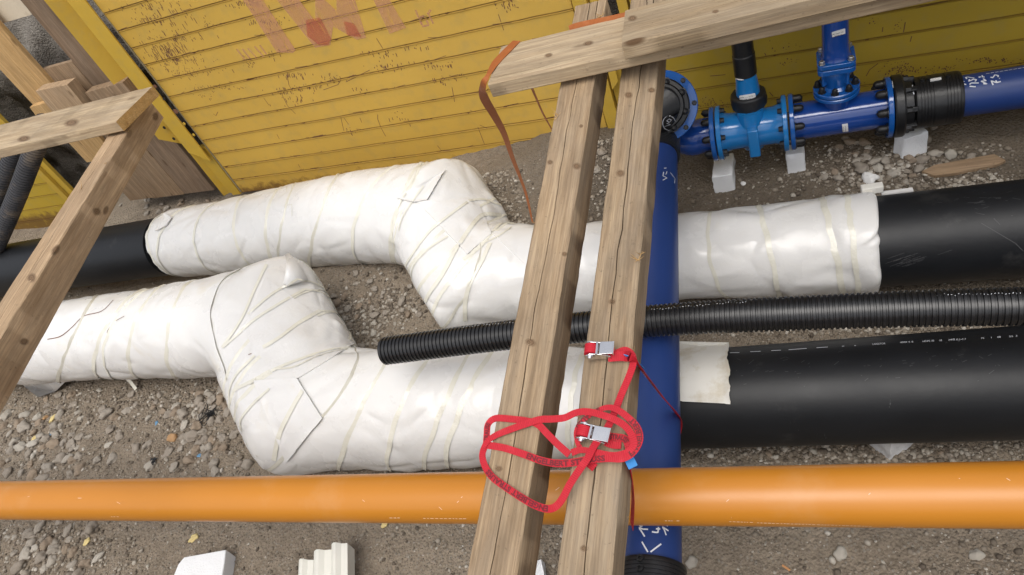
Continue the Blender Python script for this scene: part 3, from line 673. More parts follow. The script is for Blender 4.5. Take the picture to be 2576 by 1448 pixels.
wbox('wood_block', [ZA(480, 1240), ZA(910, 1150), ZA(1260, 1580), ZA(820, 1660)], -.10, .09, W5, 'short fresh board piece standing in front of the bright new board', 'wood block')
wbox('wooden_ledge', [ZA(1150, 1265), ZA(1660, 1120), ZA(1900, 1400), ZA(1380, 1530)], -.05, .085, W7, 'horizontal wooden ledge behind the end of the pale left plank', 'wooden ledge')
wbox('wooden_ledge', [ZA(400, 1460), ZA(620, 1400), ZA(860, 1660), ZA(600, 1730)], -.06, .06, W6, 'small light ledge piece left of the short board', 'wooden ledge')
o = wbox('plywood_sheet', [(-60, -30), ZA(250, -60), ZA(435, 205), ZA(45, 320)], .11, .018, simple('pale_plywood', (.62, .53, .40), .8, .12, 14, .5, 60, dirt=((.4, .32, .22), 14, .55, .4)), 'pale plywood sheet in the top left corner', 'plywood sheet')
# rock stuck between beam and board
def rock_mesh(name, sub=3, sx=1, sy=.8, sz=.6, seed=0, ang=.25):
    bm = bmesh.new(); bmesh.ops.create_icosphere(bm, subdivisions=sub, radius=1)
    for v in bm.verts:
        c = v.co.copy(); k = 1 + ang * noise.noise(c * 1.1 + Vector((seed * 7.3, seed, 0))) + ang * .35 * noise.noise(c * 2.7 + Vector((seed, 3, 9)))
        v.co = Vector((c.x * sx * k, c.y * sy * k, c.z * sz * k))
    me = bpy.data.meshes.new(name); bm.to_mesh(me); bm.free(); me.polygons.foreach_set('use_smooth', [True] * len(me.polygons)); return me

# ================================================================== INSULATED PIPES
def ringset(stations):
    """stations: (centre xyz, horizontal half-vector xy, vertical radius) -> mesh tube"""
    return stations
def tube_from(stations, seg=64, sub=6, caps=True):
    C_, Hh, Rv = [np.array([s[k] for s in stations], float) for k in (0, 1, 2)]
    n = len(stations); out = []
    for i in range(n - 1):
        for k in range(sub):
            t_ = k / sub; out.append((C_[i] * (1 - t_) + C_[i + 1] * t_, Hh[i] * (1 - t_) + Hh[i + 1] * t_, Rv[i] * (1 - t_) + Rv[i + 1] * t_))
    out.append((C_[-1], Hh[-1], Rv[-1])); V = []
    for c, h, r in out:
        for k in range(seg):
            q = 2 * math.pi * k / seg; V.append(c + np.array([h[0], h[1], 0]) * math.cos(q) + np.array([0, 0, r]) * math.sin(q))
    m = len(out); Fc = [(i * seg + k, i * seg + (k + 1) % seg, (i + 1) * seg + (k + 1) % seg, (i + 1) * seg + k) for i in range(m - 1) for k in range(seg)]
    Fc += [tuple(range(seg))[::-1], tuple((m - 1) * seg + k for k in range(seg))]
    return V, Fc
def mk_stations(path):
    """path: (xyz, r) ; interior bends mitred"""
    out = []
    for i, pe in enumerate(path):
        P = np.asarray(pe[0], float); r = pe[1]
        d0 = nrm((P - np.asarray(path[i - 1][0]))[:2]) if i else None; d1 = nrm((np.asarray(path[i + 1][0]) - P)[:2]) if i < len(path) - 1 else None
        if d0 is None: d0 = d1
        if d1 is None: d1 = d0
        b = nrm(d0 + d1); c = max(.55, b @ d0); hv = np.array([-b[1], b[0]]) * r / c * (path[i][2] if len(path[i]) > 2 else 1.); out.append((P, hv, r))
    return out
def remesh(name, V, Fc, vox, smooth_it, mat, parent):
    o = obj(name, V, Fc, mat, parent)
    m = o.modifiers.new('r', 'REMESH'); m.mode = 'VOXEL'; m.voxel_size = vox; m.use_smooth_shade = True
    s = o.modifiers.new('s', 'SMOOTH'); s.factor = .6; s.iterations = smooth_it
    bpy.context.view_layer.update(); me = bpy.data.meshes.new_from_object(o.evaluated_get(bpy.context.evaluated_depsgraph_get()))
    o.modifiers.clear(); o.data = me
    if not me.materials: me.materials.append(mat)
    me.polygons.foreach_set('use_smooth', [True] * len(me.polygons)); return o
def absloc(o):
    b = np.zeros(3); p = o
    while p is not None: b += np.array(p.location); p = p.parent
    return b
def tape_plane(surf, px):
    hs_ = []
    for p in px:
        q = np.array(p, float)
        for _k in range(12):
            h, _ = surf.hit(q)
            if h is not None: break
            q = q * .93 + np.array(px[1], float) * .07
        if h is None: return None
        hs_.append(h)
    P1_, P2_, P3_ = hs_; n_ = np.cross(P2_ - P1_, P3_ - P1_)
    if np.linalg.norm(n_) < 1e-6: return None
    n_ = nrm(n_); mid = (P1_ + P3_) / 2; c = mid + (mid - P2_) * .12
    return c, n_, P1_
def tape_loop(surf, pl, rmax=.75, steps=110):
    c, n_, P1_ = pl; a = nrm(P1_ - c); b = np.cross(n_, a); pts = []
    for k in range(steps):
        q = 2 * math.pi * k / steps; d = a * math.cos(q) + b * math.sin(q)
        h, nn, i, dist = surf.t.ray_cast(Vector(c.tolist()), Vector(d.tolist()), rmax)
        if h is None: pts.append(None); continue
        nn = np.array(nn); nn = nn if nn @ d > 0 else -nn; pts.append((np.array(h), nn))
    return pts
def build_wrap(parent, tubes, tapes, vox=.0115, amp=1.0, folds=(), sm=6):
    mbx = MB()
    for path in tubes: V, Fc = tube_from(mk_stations(path)); mbx.add(V, Fc)
    o = remesh('foam_wrap', mbx.V, mbx.F, vox, sm, FOAM, parent)
    s0 = Surf([o]); loops = []
    for t_ in tapes:
        pl = tape_plane(s0, t_[:3])
        if pl is None: print('tape miss', t_); loops.append(None); continue
        loops.append((pl, (t_[3] if len(t_) > 3 else .026) * .82))
    me = o.data; n = len(me.vertices); co = np.empty(n * 3); me.vertices.foreach_get('co', co); co = co.reshape(-1, 3)
    no = np.empty(n * 3); me.vertex_normals.foreach_get('vector', no); no = no.reshape(-1, 3); base = absloc(o); W_ = co + base
    disp = np.zeros(n)
    for L in loops:                                              # the tape pulls the sheet in
        if L is None: continue
        (c, nn, _), wd = L; dd = (W_ - c) @ nn; near = np.linalg.norm(W_ - c, axis=1) < .62
        disp += np.where(near, -.0045 * np.exp(-(dd / .022) ** 2) + .003 * np.exp(-((dd - .06) / .035) ** 2), 0)
    for i in range(n):
        v = Vector(W_[i].tolist())
        disp[i] += amp * (.013 * noise.noise(v * 2.1) + .004 * noise.noise(Vector((v.x * 7 + v.y * 3, v.y * 3 - v.x, v.z * 4))) + .0009 * noise.noise(v * 15))
        vd = noise.voronoi(Vector((v.x * 3.4 + v.y * 1.2, v.y * 3.4 - v.x * 1.2, v.z * 4.2)))[0]; disp[i] += amp * (-.010 * math.exp(-((vd[1] - vd[0]) / .11) ** 2) + .012 * (vd[0] - .35)); r_ = 1 - abs(noise.noise(Vector((v.x * 3.1 - v.y * 2, v.y * 2.4 + v.x, v.z * 2.6)))) * 2; disp[i] += amp * .006 * max(0, r_ - .88) / .12
    for (p, q, amp_, sg) in folds:                              # creases drawn in photo space
        a, _ = s0.hit(p); b, _ = s0.hit(q)
        if a is None or b is None: continue
        d = b - a; L = np.linalg.norm(d); t_ = np.clip(((W_ - a) @ d) / L ** 2, 0, 1); dist = np.linalg.norm(W_ - (a + t_[:, None] * d), axis=1); disp += amp_ * np.exp(-(dist / sg) ** 2) * (.35 + .65 * np.sin(np.pi * np.clip(t_, .02, .98)))
    co = co + no * disp[:, None]; me.vertices.foreach_set('co', co.ravel()); me.update()
    dm = o.modifiers.new('d', 'DECIMATE'); dm.ratio = 2600 / max(2600, len(me.polygons) * 2); ss = o.modifiers.new('s', 'SUBSURF'); ss.levels = 2; ss.render_levels = 2
    bpy.context.view_layer.update(); me = bpy.data.meshes.new_from_object(o.evaluated_get(bpy.context.evaluated_depsgraph_get())); o.modifiers.clear(); o.data = me; me.polygons.foreach_set('use_smooth', [True] * len(me.polygons))
    s1 = Surf([o])
    for L in loops:
        if L is None: continue
        pl, wd = L; pts = tape_loop(s1, pl); nn = pl[1]; V = []; idx = []; A = []
        for k, p in enumerate(pts):
            if p is None: idx.append(None); continue
            h, nr = p; wob = .003 * math.sin(k * .37 + pl[0][0] * 9); idx.append(len(V))
            for s_ in (-1, 0, 1): V.append(h + nr * (.0022 if s_ else .003) + nn * (s_ * wd / 2 + wob)); A.append((k * .01, s_ * .012, 0))
        Fc = []
        for k in range(len(pts)):
            i0, i1 = idx[k], idx[(k + 1) % len(pts)]
            if i0 is None or i1 is None or np.linalg.norm(np.array(V[i0]) - np.array(V[i1])) > .09: continue
            Fc += [(i0, i0 + 1, i1 + 1, i1), (i0 + 1, i0 + 2, i1 + 2, i1 + 1)]
        if Fc: obj('tape_strip', V, Fc, TAPE, parent, True, A)
    return o, s1
def patch(surf, corners, name, mat, parent, off=.005, n=18, lift=0., rag=0.):
    """a sheet that lies on the surface: quad given in photo space"""
    a, b, c, d = [np.array(p, float) for p in corners]; V = []; ok = True
    for j in range(n + 1):
        for i in range(n + 1):
            s, t_ = i / n, j / n; p = (a * (1 - s) + b * s) * (1 - t_) + (d * (1 - s) + c * s) * t_; p = p + np.array([rag * s * (noise.noise(Vector((t_ * 5, 1, 0))) + .6 * noise.noise(Vector((t_ * 17, 3, 0)))), 0])
            h, nn = surf.hit(p)
            if h is None: h = V[-1][0] if V else None; nn = V[-1][1] if V else None
            if h is None: h = at(p, .4); nn = np.array([0, 0, 1.])
            e = min(s, 1 - s, t_, 1 - t_); V.append((h, nn, e))
    top = [h + nn * (off + lift * max(0, .12 - e)) for h, nn, e in V]; bot = [h + nn * (off - .006 + lift * max(0, .12 - e)) for h, nn, e in V]
    m = n + 1; Fc = [(j * m + i, j * m + i + 1, (j + 1) * m + i + 1, (j + 1) * m + i) for j in range(n) for i in range(n)]
    k0 = m * m; F2 = [tuple(q + k0 for q in f)[::-1] for f in Fc]
    bd = [i for i in range(m)] + [j * m + n for j in range(1, m)] + [n * m + i for i in range(n - 1, -1, -1)] + [j * m for j in range(n - 1, 0, -1)]
    F3 = [(bd[i], bd[i] + k0, bd[(i + 1) % len(bd)] + k0, bd[(i + 1) % len(bd)]) for i in range(len(bd))]
    o = obj(name, top + bot, Fc + F2 + F3, mat, parent, True, None, auto=50)
    bm = bmesh.new(); bm.from_mesh(o.data); bmesh.ops.recalc_face_normals(bm, faces=bm.faces); bm.to_mesh(o.data); bm.free(); return o

# ---- upper pipe
UP = thing('insulated_pipe', (-1.2, 2.5, .1), 'upper black district heating pipe wrapped in white foam around its S-bend', 'insulated pipe')
ua = at((1108, 536), .55); ub = at((1205, 698), .36)
xl = lambda D, z: at(D, z)
pBl0 = at((-60, 693), .50); pBl1 = at((392, 624), .50); dUL = nrm(pBl1 - pBl0)
mb = MB(); lathe(mb, pBl0 - dUL * 2.0, dUL, [(0, .207), (2.12 + np.linalg.norm(pBl1 - pBl0), .207)], 64); upl = mb.obj('casing', BLK, UP)
rR0 = np.array([.40, 2.388, .33]); dUR = nrm(np.array([1.0, -.045, 0.]))
mb = MB(); lathe(mb, rR0, dUR, [(0, .2), (5.5, .2)], 72); upr = mb.obj('casing', BLK, UP)
uL = [(at((434, 617), .50), .238), (at((480, 609), .50), .247), (at((760, 571), .51), .268), (at((960, 545), .53), .290), (ua, .29)]
uD = [(at((960, 545), .53), .285), (ua, .288, 1.12), (ub, .275, 1.14), (at((1400, 680), .335), .235)]
uR = [(ub, .268), (at((1400, 680), .335), .240), (np.array([-.33, 2.44, .33]), .212), (np.array([.05, 2.41, .33]), .222), (np.array([.46, 2.385, .33]), .226)]
def ext(path, k):                                             # push a joint a little past the bend
    return path
T_up = [((405, 537), (372, 610), (420, 690), .022), ((450, 530), (400, 600), (437, 702)), ((530, 512), (484, 610), (548, 690)), ((612, 492), (590, 590), (640, 678)), ((700, 478), (670, 580), (690, 668), .03),
        ((738, 472), (712, 560), (700, 650), .022), ((850, 440), (800, 560), (780, 675), .026), ((985, 415), (893, 560), (905, 672), .026), ((1065, 400), (1010, 500), (985, 655)), ((1080, 398), (1030, 480), (990, 620), .016)]
T_up2 = [((1250, 505), (1150, 555), (1010, 700), .02), ((1270, 540), (1130, 640), (1030, 760), .022), ((1282, 560), (1180, 650), (1080, 800), .024)]
T_up3 = [((1215, 600), (1190, 700), (1135, 800), .02), ((1345, 580), (1335, 690), (1330, 790)), ((1905, 510), (1930, 600), (1960, 740), .03), ((2068, 495), (2090, 580), (2115, 700), .032), ((2128, 488), (2140, 560), (2150, 640), .028), ((1792, 530), (1778, 590), (1815, 735), .022)]
FU = [((1125, 450), (1060, 510), .018, .03), ((1100, 440), (1050, 500), -.018, .02), ((1150, 400), (1085, 500), .014, .03), ((1270, 545), (1190, 560), -.02, .035), ((1220, 480), (1275, 545), .02, .035), ((1170, 560), (1240, 585), .014, .04),
      ((1110, 700), (1190, 770), .018, .05), ((1140, 800), (1260, 815), -.014, .03), ((1730, 555), (1800, 600), -.02, .05), ((1800, 560), (1930, 545), .022, .035), ((1790, 590), (1900, 585), -.012, .03), ((2080, 690), (2160, 700), -.014, .03), ((640, 560), (720, 600), .01, .02), ((400, 545), (385, 620), .01, .02), ((660, 600), (700, 640), -.01, .02)]
upw, su = build_wrap(UP, [uL, uD, uR], T_up + T_up2 + T_up3, folds=FU, sm=2)
patch(su, [(1043, 502), (1205, 520), (1237, 590), (1176, 641)], 'foam_flap', FOAM, UP, .008)
patch(su, [(1000, 500), (1120, 430), (1075, 505), (1045, 512)], 'foam_flap', FOAM, UP, .009, lift=.05)
patch(su, [(1235, 585), (1345, 575), (1340, 690), (1322, 667)], 'foam_flap', FOAM, UP, .005)
Z5 = lambda x, y: (x * .4835 * .67083, (600 + y * .4835) * .67083)
patch(su, [Z5(1280, 430), Z5(1345, 455), Z5(1300, 520), Z5(1215, 560)], 'foam_flap', FOAM, UP, .008, 10, lift=.08)
draw(su, [[(718, 455), (722, 485), (700, 500)], [(712, 520), (735, 515), (735, 545)]], .004, 'tape_end', TAPE, UP, .003)
# foam plug at the right end of the wrap
mb = MB(); q0 = at((2186, 478), .53); V, Fc = boxv(q0 + np.array([-.03, -.01, -.02]), (.085, 0, 0), (0, .035, 0), (0, 0, .035)); mb.add(V, Fc); bevel_obj(mb.obj('foam_plug', COLLAR, UP, False), .004)
mb = MB(); V, Fc = boxv(q0 + np.array([.05, .0, -.045]), (.12, -.004, 0), (0, .02, 0), (0, 0, .008)); mb.add(V, Fc); mb.obj('foam_sliver', FOAM, UP, False)

# ---- lower pipe
LP = thing('insulated_pipe', (-1.0, 1.7, .03), 'lower black district heating pipe wrapped in white foam around its S-bend', 'insulated pipe')
la = at((668, 796), .56); lb = at((788, 1032), .34)
lL = [(at((-60, 880), .50), .255), (at((150, 862), .50), .262), (at((400, 838), .51), .272), (at((560, 820), .53), .285), (la, .285)]
lD2 = [(at((560, 820), .53), .27), (la, .287, 1.20), (lb, .29, 1.16), (at((1005, 1030), .33), .27)]
lR = [(lb, .285), (at((1005, 1030), .33), .287), (at((1185, 1025), .32), .278), (at((1450, 1012), .30), .245), (np.array([-.47, 1.655, .28]), .222)]
T_lo = [((235, 758), (185, 850), (150, 935)), ((330, 748), (255, 850), (245, 955), .03), ((352, 742), (270, 850), (280, 950), .022), ((390, 735), (330, 850), (350, 955), .028), ((478, 710), (422, 850), (440, 952)), ((600, 680), (530, 830), (560, 945), .02)]
T_lo2 = [((770, 735), (690, 785), (575, 930), .022), ((800, 790), (700, 850), (600, 960), .022), ((845, 862), (740, 900), (625, 985), .026)]
T_lo3 = [((905, 873), (830, 1030), (700, 1165), .026), ((1000, 880), (900, 1050), (850, 1170), .03), ((1110, 876), (1000, 1050), (975, 1172), .028), ((1190, 872), (1100, 1060), (1065, 1170), .026), ((1245, 880), (1150, 1050), (1120, 1165), .03), ((1470, 880), (1440, 980), (1430, 1110), .026)]
FL = [((640, 800), (560, 935), -.016, .03), ((660, 700), (620, 820), .014, .03), ((730, 660), (900, 860), .01, .04), ((830, 800), (860, 830), .022, .04), ((780, 845), (800, 800), -.014, .03), ((735, 650), (700, 700), .014, .04), ((720, 870), (820, 850), .014, .03), ((900, 880), (760, 900), -.016, .02),
      ((640, 1090), (700, 1170), .014, .03), ((760, 1000), (840, 1160), .01, .04), ((290, 850), (275, 930), .014, .025), ((300, 860), (285, 930), -.012, .015), ((190, 930), (300, 960), .016, .03), ((1000, 960), (1090, 1090), .010, .06), ((1150, 900), (1110, 1090), -.014, .04), ((1190, 980), (1170, 1150), .012, .03), ((850, 1100), (1000, 1110), .007, .02), ((1000, 1110), (1180, 1105), .007, .02)]
low, slw = build_wrap(LP, [lL, lD2, lR], T_lo + T_lo2 + T_lo3, folds=FL, sm=2)
patch(slw, [(668, 700), (890, 868), (712, 978), (612, 835)], 'foam_flap', FOAM, LP, .008, 24)
patch(slw, [(640, 960), (750, 955), (815, 1052), (722, 1160)], 'foam_flap', FOAM, LP, .010, 24, lift=.04)
mb = MB(); lathe(mb, np.array([-.52, 1.655, .28]), (1, -.004, 0), [(0, .2), (6.0, .2)], 80); lpc = mb.obj('casing', BLK, LP)
slc = Surf([lpc])
collar = patch(slc, [(1690, 868), (1832, 862), (1838, 1015), (1690, 1008)], 'foam_collar', COLLAR, LP, .014, 30, lift=.09, rag=7.)
pk = [at((672, 690), .66), at((700, 655), .70), at((727, 638), .74), at((748, 660), .72), at((775, 705), .66), at((722, 720), .74)]
mb = MB(); mb.add(pk, [(5, 0, 1), (5, 1, 2), (5, 2, 3), (5, 3, 4)]); o = mb.obj('foam_flap', FOAM, LP, True, None); m_ = o.modifiers.new('s', 'SOLIDIFY'); m_.thickness = .006
# hanging flap + loose tape at the lower left
fl = [at((30, 940), .32), at((60, 972), .24), at((96, 1000), .21), at((140, 985), .22), at((170, 955), .30), at((100, 930), .42)]
mb = MB(); mb.add(fl, [(0, 1, 2, 3, 4, 5)]); o = mb.obj('foam_flap', FOAM, LP, True, None); m_ = o.modifiers.new('s', 'SOLIDIFY'); m_.thickness = .006
def ribbon(mb, P, wd, up=(0, -.25, 1), th=.0014, smooth=5, t0=0., twist=None):
    P = catmull(P, smooth) if smooth else [np.asarray(p, float) for p in P]; V = []; A = []; s = t0; n = len(P)
    for i, p in enumerate(P):
        t_ = nrm(P[min(i + 1, n - 1)] - P[max(i - 1, 0)]); u = np.asarray(up, float)
        if twist is not None:
            k = i / (n - 1) * (len(twist) - 1); j = min(int(k), len(twist) - 2); u = np.asarray(twist[j]) * (1 - (k - j)) + np.asarray(twist[j + 1]) * (k - j)
        a = nrm(np.cross(t_, u)); nn = np.cross(a, t_)
        if i: s += np.linalg.norm(p - P[i - 1])
        w_ = wd if not hasattr(wd, '__len__') else np.interp(i / (n - 1), np.linspace(0, 1, len(wd)), wd)
        for (x, z) in ((-.5, 0), (.5, 0), (.5, 1), (-.5, 1)): V.append(p + a * x * w_ + nn * z * th); A.append((s, x * w_, 0))
    Fc = [(i * 4 + k, i * 4 + (k + 1) % 4, i * 4 + 4 + (k + 1) % 4, i * 4 + 4 + k) for i in range(n - 1) for k in range(4)] + [(3, 2, 1, 0), tuple((n - 1) * 4 + k for k in range(4))]
    mb.add(V, Fc, A); return P
mb = MB(); ribbon(mb, [at((285, 930), .36), at((305, 945), .31), at((325, 958), .26), at((342, 980), .235)], .02); mb.obj('tape_tail', TAPE, LP)
Z7 = lambda x, y: ((800 + x * .6217) * .67083, (900 + y * .6217) * .67083)
fl_ = lambda T: [o for o in T.children if o.name.startswith(('foam_flap', 'foam_wrap'))]
stl_ = Surf(fl_(LP)); stu_ = Surf(fl_(UP))
for ln, w_ in [([Z7(320, 150), Z7(250, 300), Z7(170, 480), Z7(55, 650)], .016), ([Z7(500, 245), Z7(350, 330), Z7(210, 450)], .014), ([Z7(550, 300), Z7(400, 385), Z7(250, 480), Z7(160, 560), Z7(60, 650)], .014), ([Z7(640, 430), Z7(520, 500), Z7(400, 590), Z7(300, 650)], .02),
               ([Z7(830, 650), Z7(700, 665), Z7(560, 710), Z7(400, 770), Z7(240, 850), Z7(120, 910)], .018), ([Z7(810, 655), Z7(640, 700), Z7(480, 770), Z7(340, 790), Z7(220, 870)], .010), ([Z7(540, 910), Z7(480, 1010), Z7(400, 1170), Z7(365, 1330)], .022), ([Z7(250, 700), Z7(150, 800), Z7(100, 900), Z7(100, 1000)], .014), ([Z7(340, 900), Z7(250, 980), Z7(170, 1080), Z7(170, 1150)], .014),
               ([Z7(500, 240), Z7(600, 260), Z7(700, 320), Z7(760, 390)], .012), ([Z7(550, 300), Z7(650, 320), Z7(740, 380)], .012), ([Z7(640, 430), Z7(740, 440), Z7(830, 490)], .014)]:
    draw(stl_, [ln], w_, 'tape_strip', TAPE, LP, .004, 6, True)
Z6 = lambda x, y: ((1000 + x * .5112) * .67083, (560 + y * .5112) * .67083)
for ln, w_ in [([Z6(1150, 270), Z6(1060, 400), Z6(1000, 500), Z6(970, 600)], .010), ([Z6(1470, 390), Z6(1360, 470), Z6(1200, 600), Z6(1080, 760), Z6(1015, 880), Z6(1040, 1040)], .014), ([Z6(1330, 640), Z6(1180, 740), Z6(1070, 880), Z6(1080, 1060)], .012),
               ([Z6(1720, 485), Z6(1600, 480), Z6(1530, 530), Z6(1400, 720), Z6(1290, 920), Z6(1200, 1050), Z6(1150, 1150)], .022), ([Z6(1820, 555), Z6(1720, 550), Z6(1640, 630), Z6(1560, 730), Z6(1440, 810)], .016), ([Z6(1800, 570), Z6(1700, 640), Z6(1580, 700), Z6(1500, 760)], .010), ([Z6(1640, 690), Z6(1580, 820), Z6(1500, 960), Z6(1460, 1100), Z6(1455, 1260)], .022), ([Z6(1480, 380), Z6(1580, 370), Z6(1680, 400), Z6(1760, 435)], .014), ([Z6(1130, 110), Z6(1060, 250), Z6(980, 400), Z6(920, 540), Z6(925, 690)], .012)]:
    draw(stu_, [ln], w_, 'tape_strip', TAPE, UP, .004, 6, True)
# ground-in marks on the wraps
draw(slw, [[Z5(880, 1090), Z5(790, 1175), Z5(650, 1215), Z5(560, 1300), Z5(470, 1370), Z5(370, 1393)]], .005, 'dirt_scratch', RUSTB, LP, .002, 3, True)
draw(slw, [[Z5(965, 1215), Z5(880, 1260), Z5(835, 1330), Z5(830, 1380)], [(933 * .67, 1333 * .67), (945 * .67, 1329 * .67)]], .004, 'dirt_scratch', RUSTB, LP, .002, 3)
# pipe print
def print_on_cyl(P0, d, r, ang, s, size, name, mat, parent, t0=0., flip=1):
    V, Fc = text_polys(s, size); d, a, b = frame(d); W_ = []
    for v in V:
        q = ang + flip * v[1] / r; W_.append(np.asarray(P0) + d * (t0 + v[0]) + (-a * math.cos(q) * 1 + b * math.sin(q)) * (r + .0012))
    return obj(name, W_, Fc, mat, parent, False)
sl2 = Surf([lpc])
Z8 = lambda x, y: ((2400 + x * .587) * .67083, (650 + y * .587) * .67083)
draw(sl2, [[Z8(575, 1150), Z8(635, 1148)], [Z8(705, 1143), Z8(770, 1140)], [Z8(840, 1136), Z8(900, 1133)], [Z8(950, 1130), Z8(1065, 1122)], [Z8(1128, 1117), Z8(1200, 1113)], [Z8(1290, 1108), Z8(1305, 1107)], [Z8(1370, 1104), Z8(1380, 1103)]], .003, 'pipe_marking', CHALK, LP, .0012, 2)
def text_px(surf, p0, p1, hpx, s, name, mat, parent, off=.0012):
    """text laid on a surface along a photo-space line (p0 = baseline start)"""
    V, Fc = text_polys(s, 1.0); wdt = V[:, 0].max(); p0 = np.array(p0, float); p1 = np.array(p1, float); ex = (p1 - p0) / wdt; nx = nrm(p1 - p0); ey = np.array([nx[1], -nx[0]]) * hpx / .7
    W_ = []
    for v in V:
        h, nn = surf.hit(p0 + ex * v[0] + ey * v[1])
        if h is None: return None
        W_.append(h + nn * off)
    return obj(name, W_, Fc, mat, parent, False)
for a_, b_, s_ in [((1485, 1100), (1568, 1095), 'LOGSTOR'), ((1662, 1089), (1745, 1084), '400X 4. 8'), ((1805, 1082), (1880, 1078), 'HDPE 02'), ((1912, 1077), (1930, 1075), '02'), ((1972, 1073), (2083, 1067), 'MFR 0.2-0.7'), ((2178, 1062), (2198, 1060), '74'), ((2240, 1058), (2245, 1058), '1'), ((2282, 1055), (2305, 1054), '08'), ((2357, 1051), (2410, 1047), '26  3')]:
    text_px(sl2, Z8(*a_), Z8(*b_), 4.2, s_, 'pipe_print', CHALK, LP)
# scuffs on the black casings
su2 = Surf([upr]); sc = []
for _ in range(26): x = random.gauss(1680, 60); y = 600 - (x - 1500) * .18 + random.gauss(0, 20) ; l = random.uniform(20, 110); sc.append([Z8(x, y), Z8(x + l, y - l * .35)])
for _ in range(24): x = random.uniform(1900, 2400); y = random.gauss(170, 40); l = random.uniform(10, 60); sc.append([Z8(x, y), Z8(x + l, y - l * random.uniform(-.3, .4))])
GRYS = simple('grey_scuff', (.05, .05, .053), .6, .2, 30)
draw(su2, sc, .0016, 'scuff_marks', GRYS, UP, .0006, 4)
draw(su2, [[Z8(2180, 320), Z8(2290, 385), Z8(2400, 450), Z8(2450, 500)], [Z8(2260, 290), Z8(2300, 330)]], .003, 'scuff_marks', GRYS, UP, .0006, 4)
sc = []
for _ in range(60): x = random.uniform(600, 2400); y = random.gauss(1230, 70); l = random.uniform(4, 34); sc.append([Z8(x, y), Z8(x + l, y - l * random.uniform(-.6, .9))])
draw(sl2, sc, .0018, 'scuff_marks', GRYS, LP, .0006, 3)

# ================================================================== OTHER PIPES
def pipe_thing(name, P0, d, L, r, mat, label, cat, seg=64, prof=None):
    mb = MB(); lathe(mb, P0, d, prof or [(0, r * .9), (0, r), (L, r), (L, r * .9)], seg); o = mb.obj(name, mat, None, True, 40, org=P0); return setp(o, label, cat)
OP = thing('sewer_pipe', (-.8, .945, .76), 'orange plastic sewer pipe running straight across the foreground', 'pipe')
mb = MB(); lathe(mb, (-6.5, .935, .84), (1, .0008, 0), [(0, .0803), (9.5, .0803)], 80); opb = mb.obj('pipe_body', ORG, OP)
sop = Surf([opb])
for a_, b_, s_ in [((1830, 1321), (2150, 1327), 'KG DN160 EN 13476 PVC-U SN8 UD DIBt 2026 MUC'), ((2190, 1328), (2215, 1329), 'PVC'), ((1070, 1306), (1180, 1308), 'KG PVC-U DN160'), ((290, 1300), (310, 1300), '15:20'), ((1672, 1310), (1690, 1311), '81.0')]:
    pass
def dashes(surf, x0, x1, y0, y1, hgt, name, parent, mat, dens=1.):
    L = []; x = x0
    while x < x1:
        l = random.uniform(3, 8); y = y0 + (y1 - y0) * (x - x0) / (x1 - x0); L.append([(x, y), (min(x + l, x1), y + (y1 - y0) * l / (x1 - x0))]); x += l + random.uniform(2, 5)
    draw(surf, L, hgt, name, mat, parent, .0012, 2)
for x0, x1, y0, y1 in [(1835, 1895, 1312, 1314), (1905, 2195, 1315, 1324), (2240, 2272, 1325, 1326), (1065, 1175, 1304, 1305), (280, 300, 1300, 1300), (980, 1010, 1303, 1303), (1673, 1692, 1310, 1310), (1702, 1712, 1310, 1310)]:
    dashes(sop, x0, x1, y0, y1, .003, 'pipe_print', OP, simple('pale_print', (.8, .62, .42), .6))
sc = []
for _ in range(14): x = random.choice([random.gauss(2480, 60), random.gauss(120, 90), random.gauss(1350, 200), random.gauss(2030, 200), random.gauss(1060, 120)]); y = random.gauss(1245, 22); l = random.uniform(2, 10); sc.append([(x, y), (x + l, y - l * random.uniform(-1, 1))])
draw(sop, sc, .0014, 'scuff_marks', simple('pale_scuff', (.85, .6, .42), .6), OP, .0006, 2)

# --- blue Y pipe
YX, YZ, YR = -.466, .64, .09
def solx(p, z, r):
    rr = ray(p); tgt = math.atan2(rr[0], -rr[2]); lo, hi = -2., 1.
    for _ in range(50):
        m = (lo + hi) / 2; d = math.hypot(m, z - H)
        if math.atan2(m, H - z) + math.asin(r / d) < tgt: lo = m
        else: hi = m
    return lo
yF = np.array([solx((1704, 392), .73, YR), 2.76, .73]); yN = np.array([solx((1715, 1375), .64, YR), .95, .64])
YP = thing('water_pipe', (-.46, 1.9, .55), 'blue water pipe crossing over both wrapped pipes, black couplings at its ends', 'pipe')
yd = nrm(yN - yF); y_end = 2.76
mb = MB(); lathe(mb, yF, yd, [(0, YR), (2.2, YR)], 64); ypb = mb.obj('pipe_body', BPE, YP)
syp = Surf([ypb])
P_ = at((1634, 1395), YZ + .09); ycp = P_[1]
def coupling(name, P0, d, L, r, parent, th=.013):
    mb = MB(); pr = [(0, r), (0, r + th), (.004, r + th + .001)]
    for k in range(5): t_ = .014 + k * .012; pr += [(t_, r + th + .001), (t_ + .001, r + th - .001), (t_ + .003, r + th - .001), (t_ + .004, r + th + .001)]
    pr += [(L / 2, r + th + .002)]
    for k in range(5): t_ = L - .065 + k * .012; pr += [(t_, r + th + .001), (t_ + .001, r + th - .001), (t_ + .003, r + th - .001), (t_ + .004, r + th + .001)]
    pr += [(L - .004, r + th), (L, r + th - .002), (L, r)]
    lathe(mb, P0, d, pr, 64); return mb.obj(name, mat_ := CPL, parent)
Pc = yF + yd * (y_end - ycp)
cpl1 = coupling('coupling', Pc, yd, .30, YR, YP)
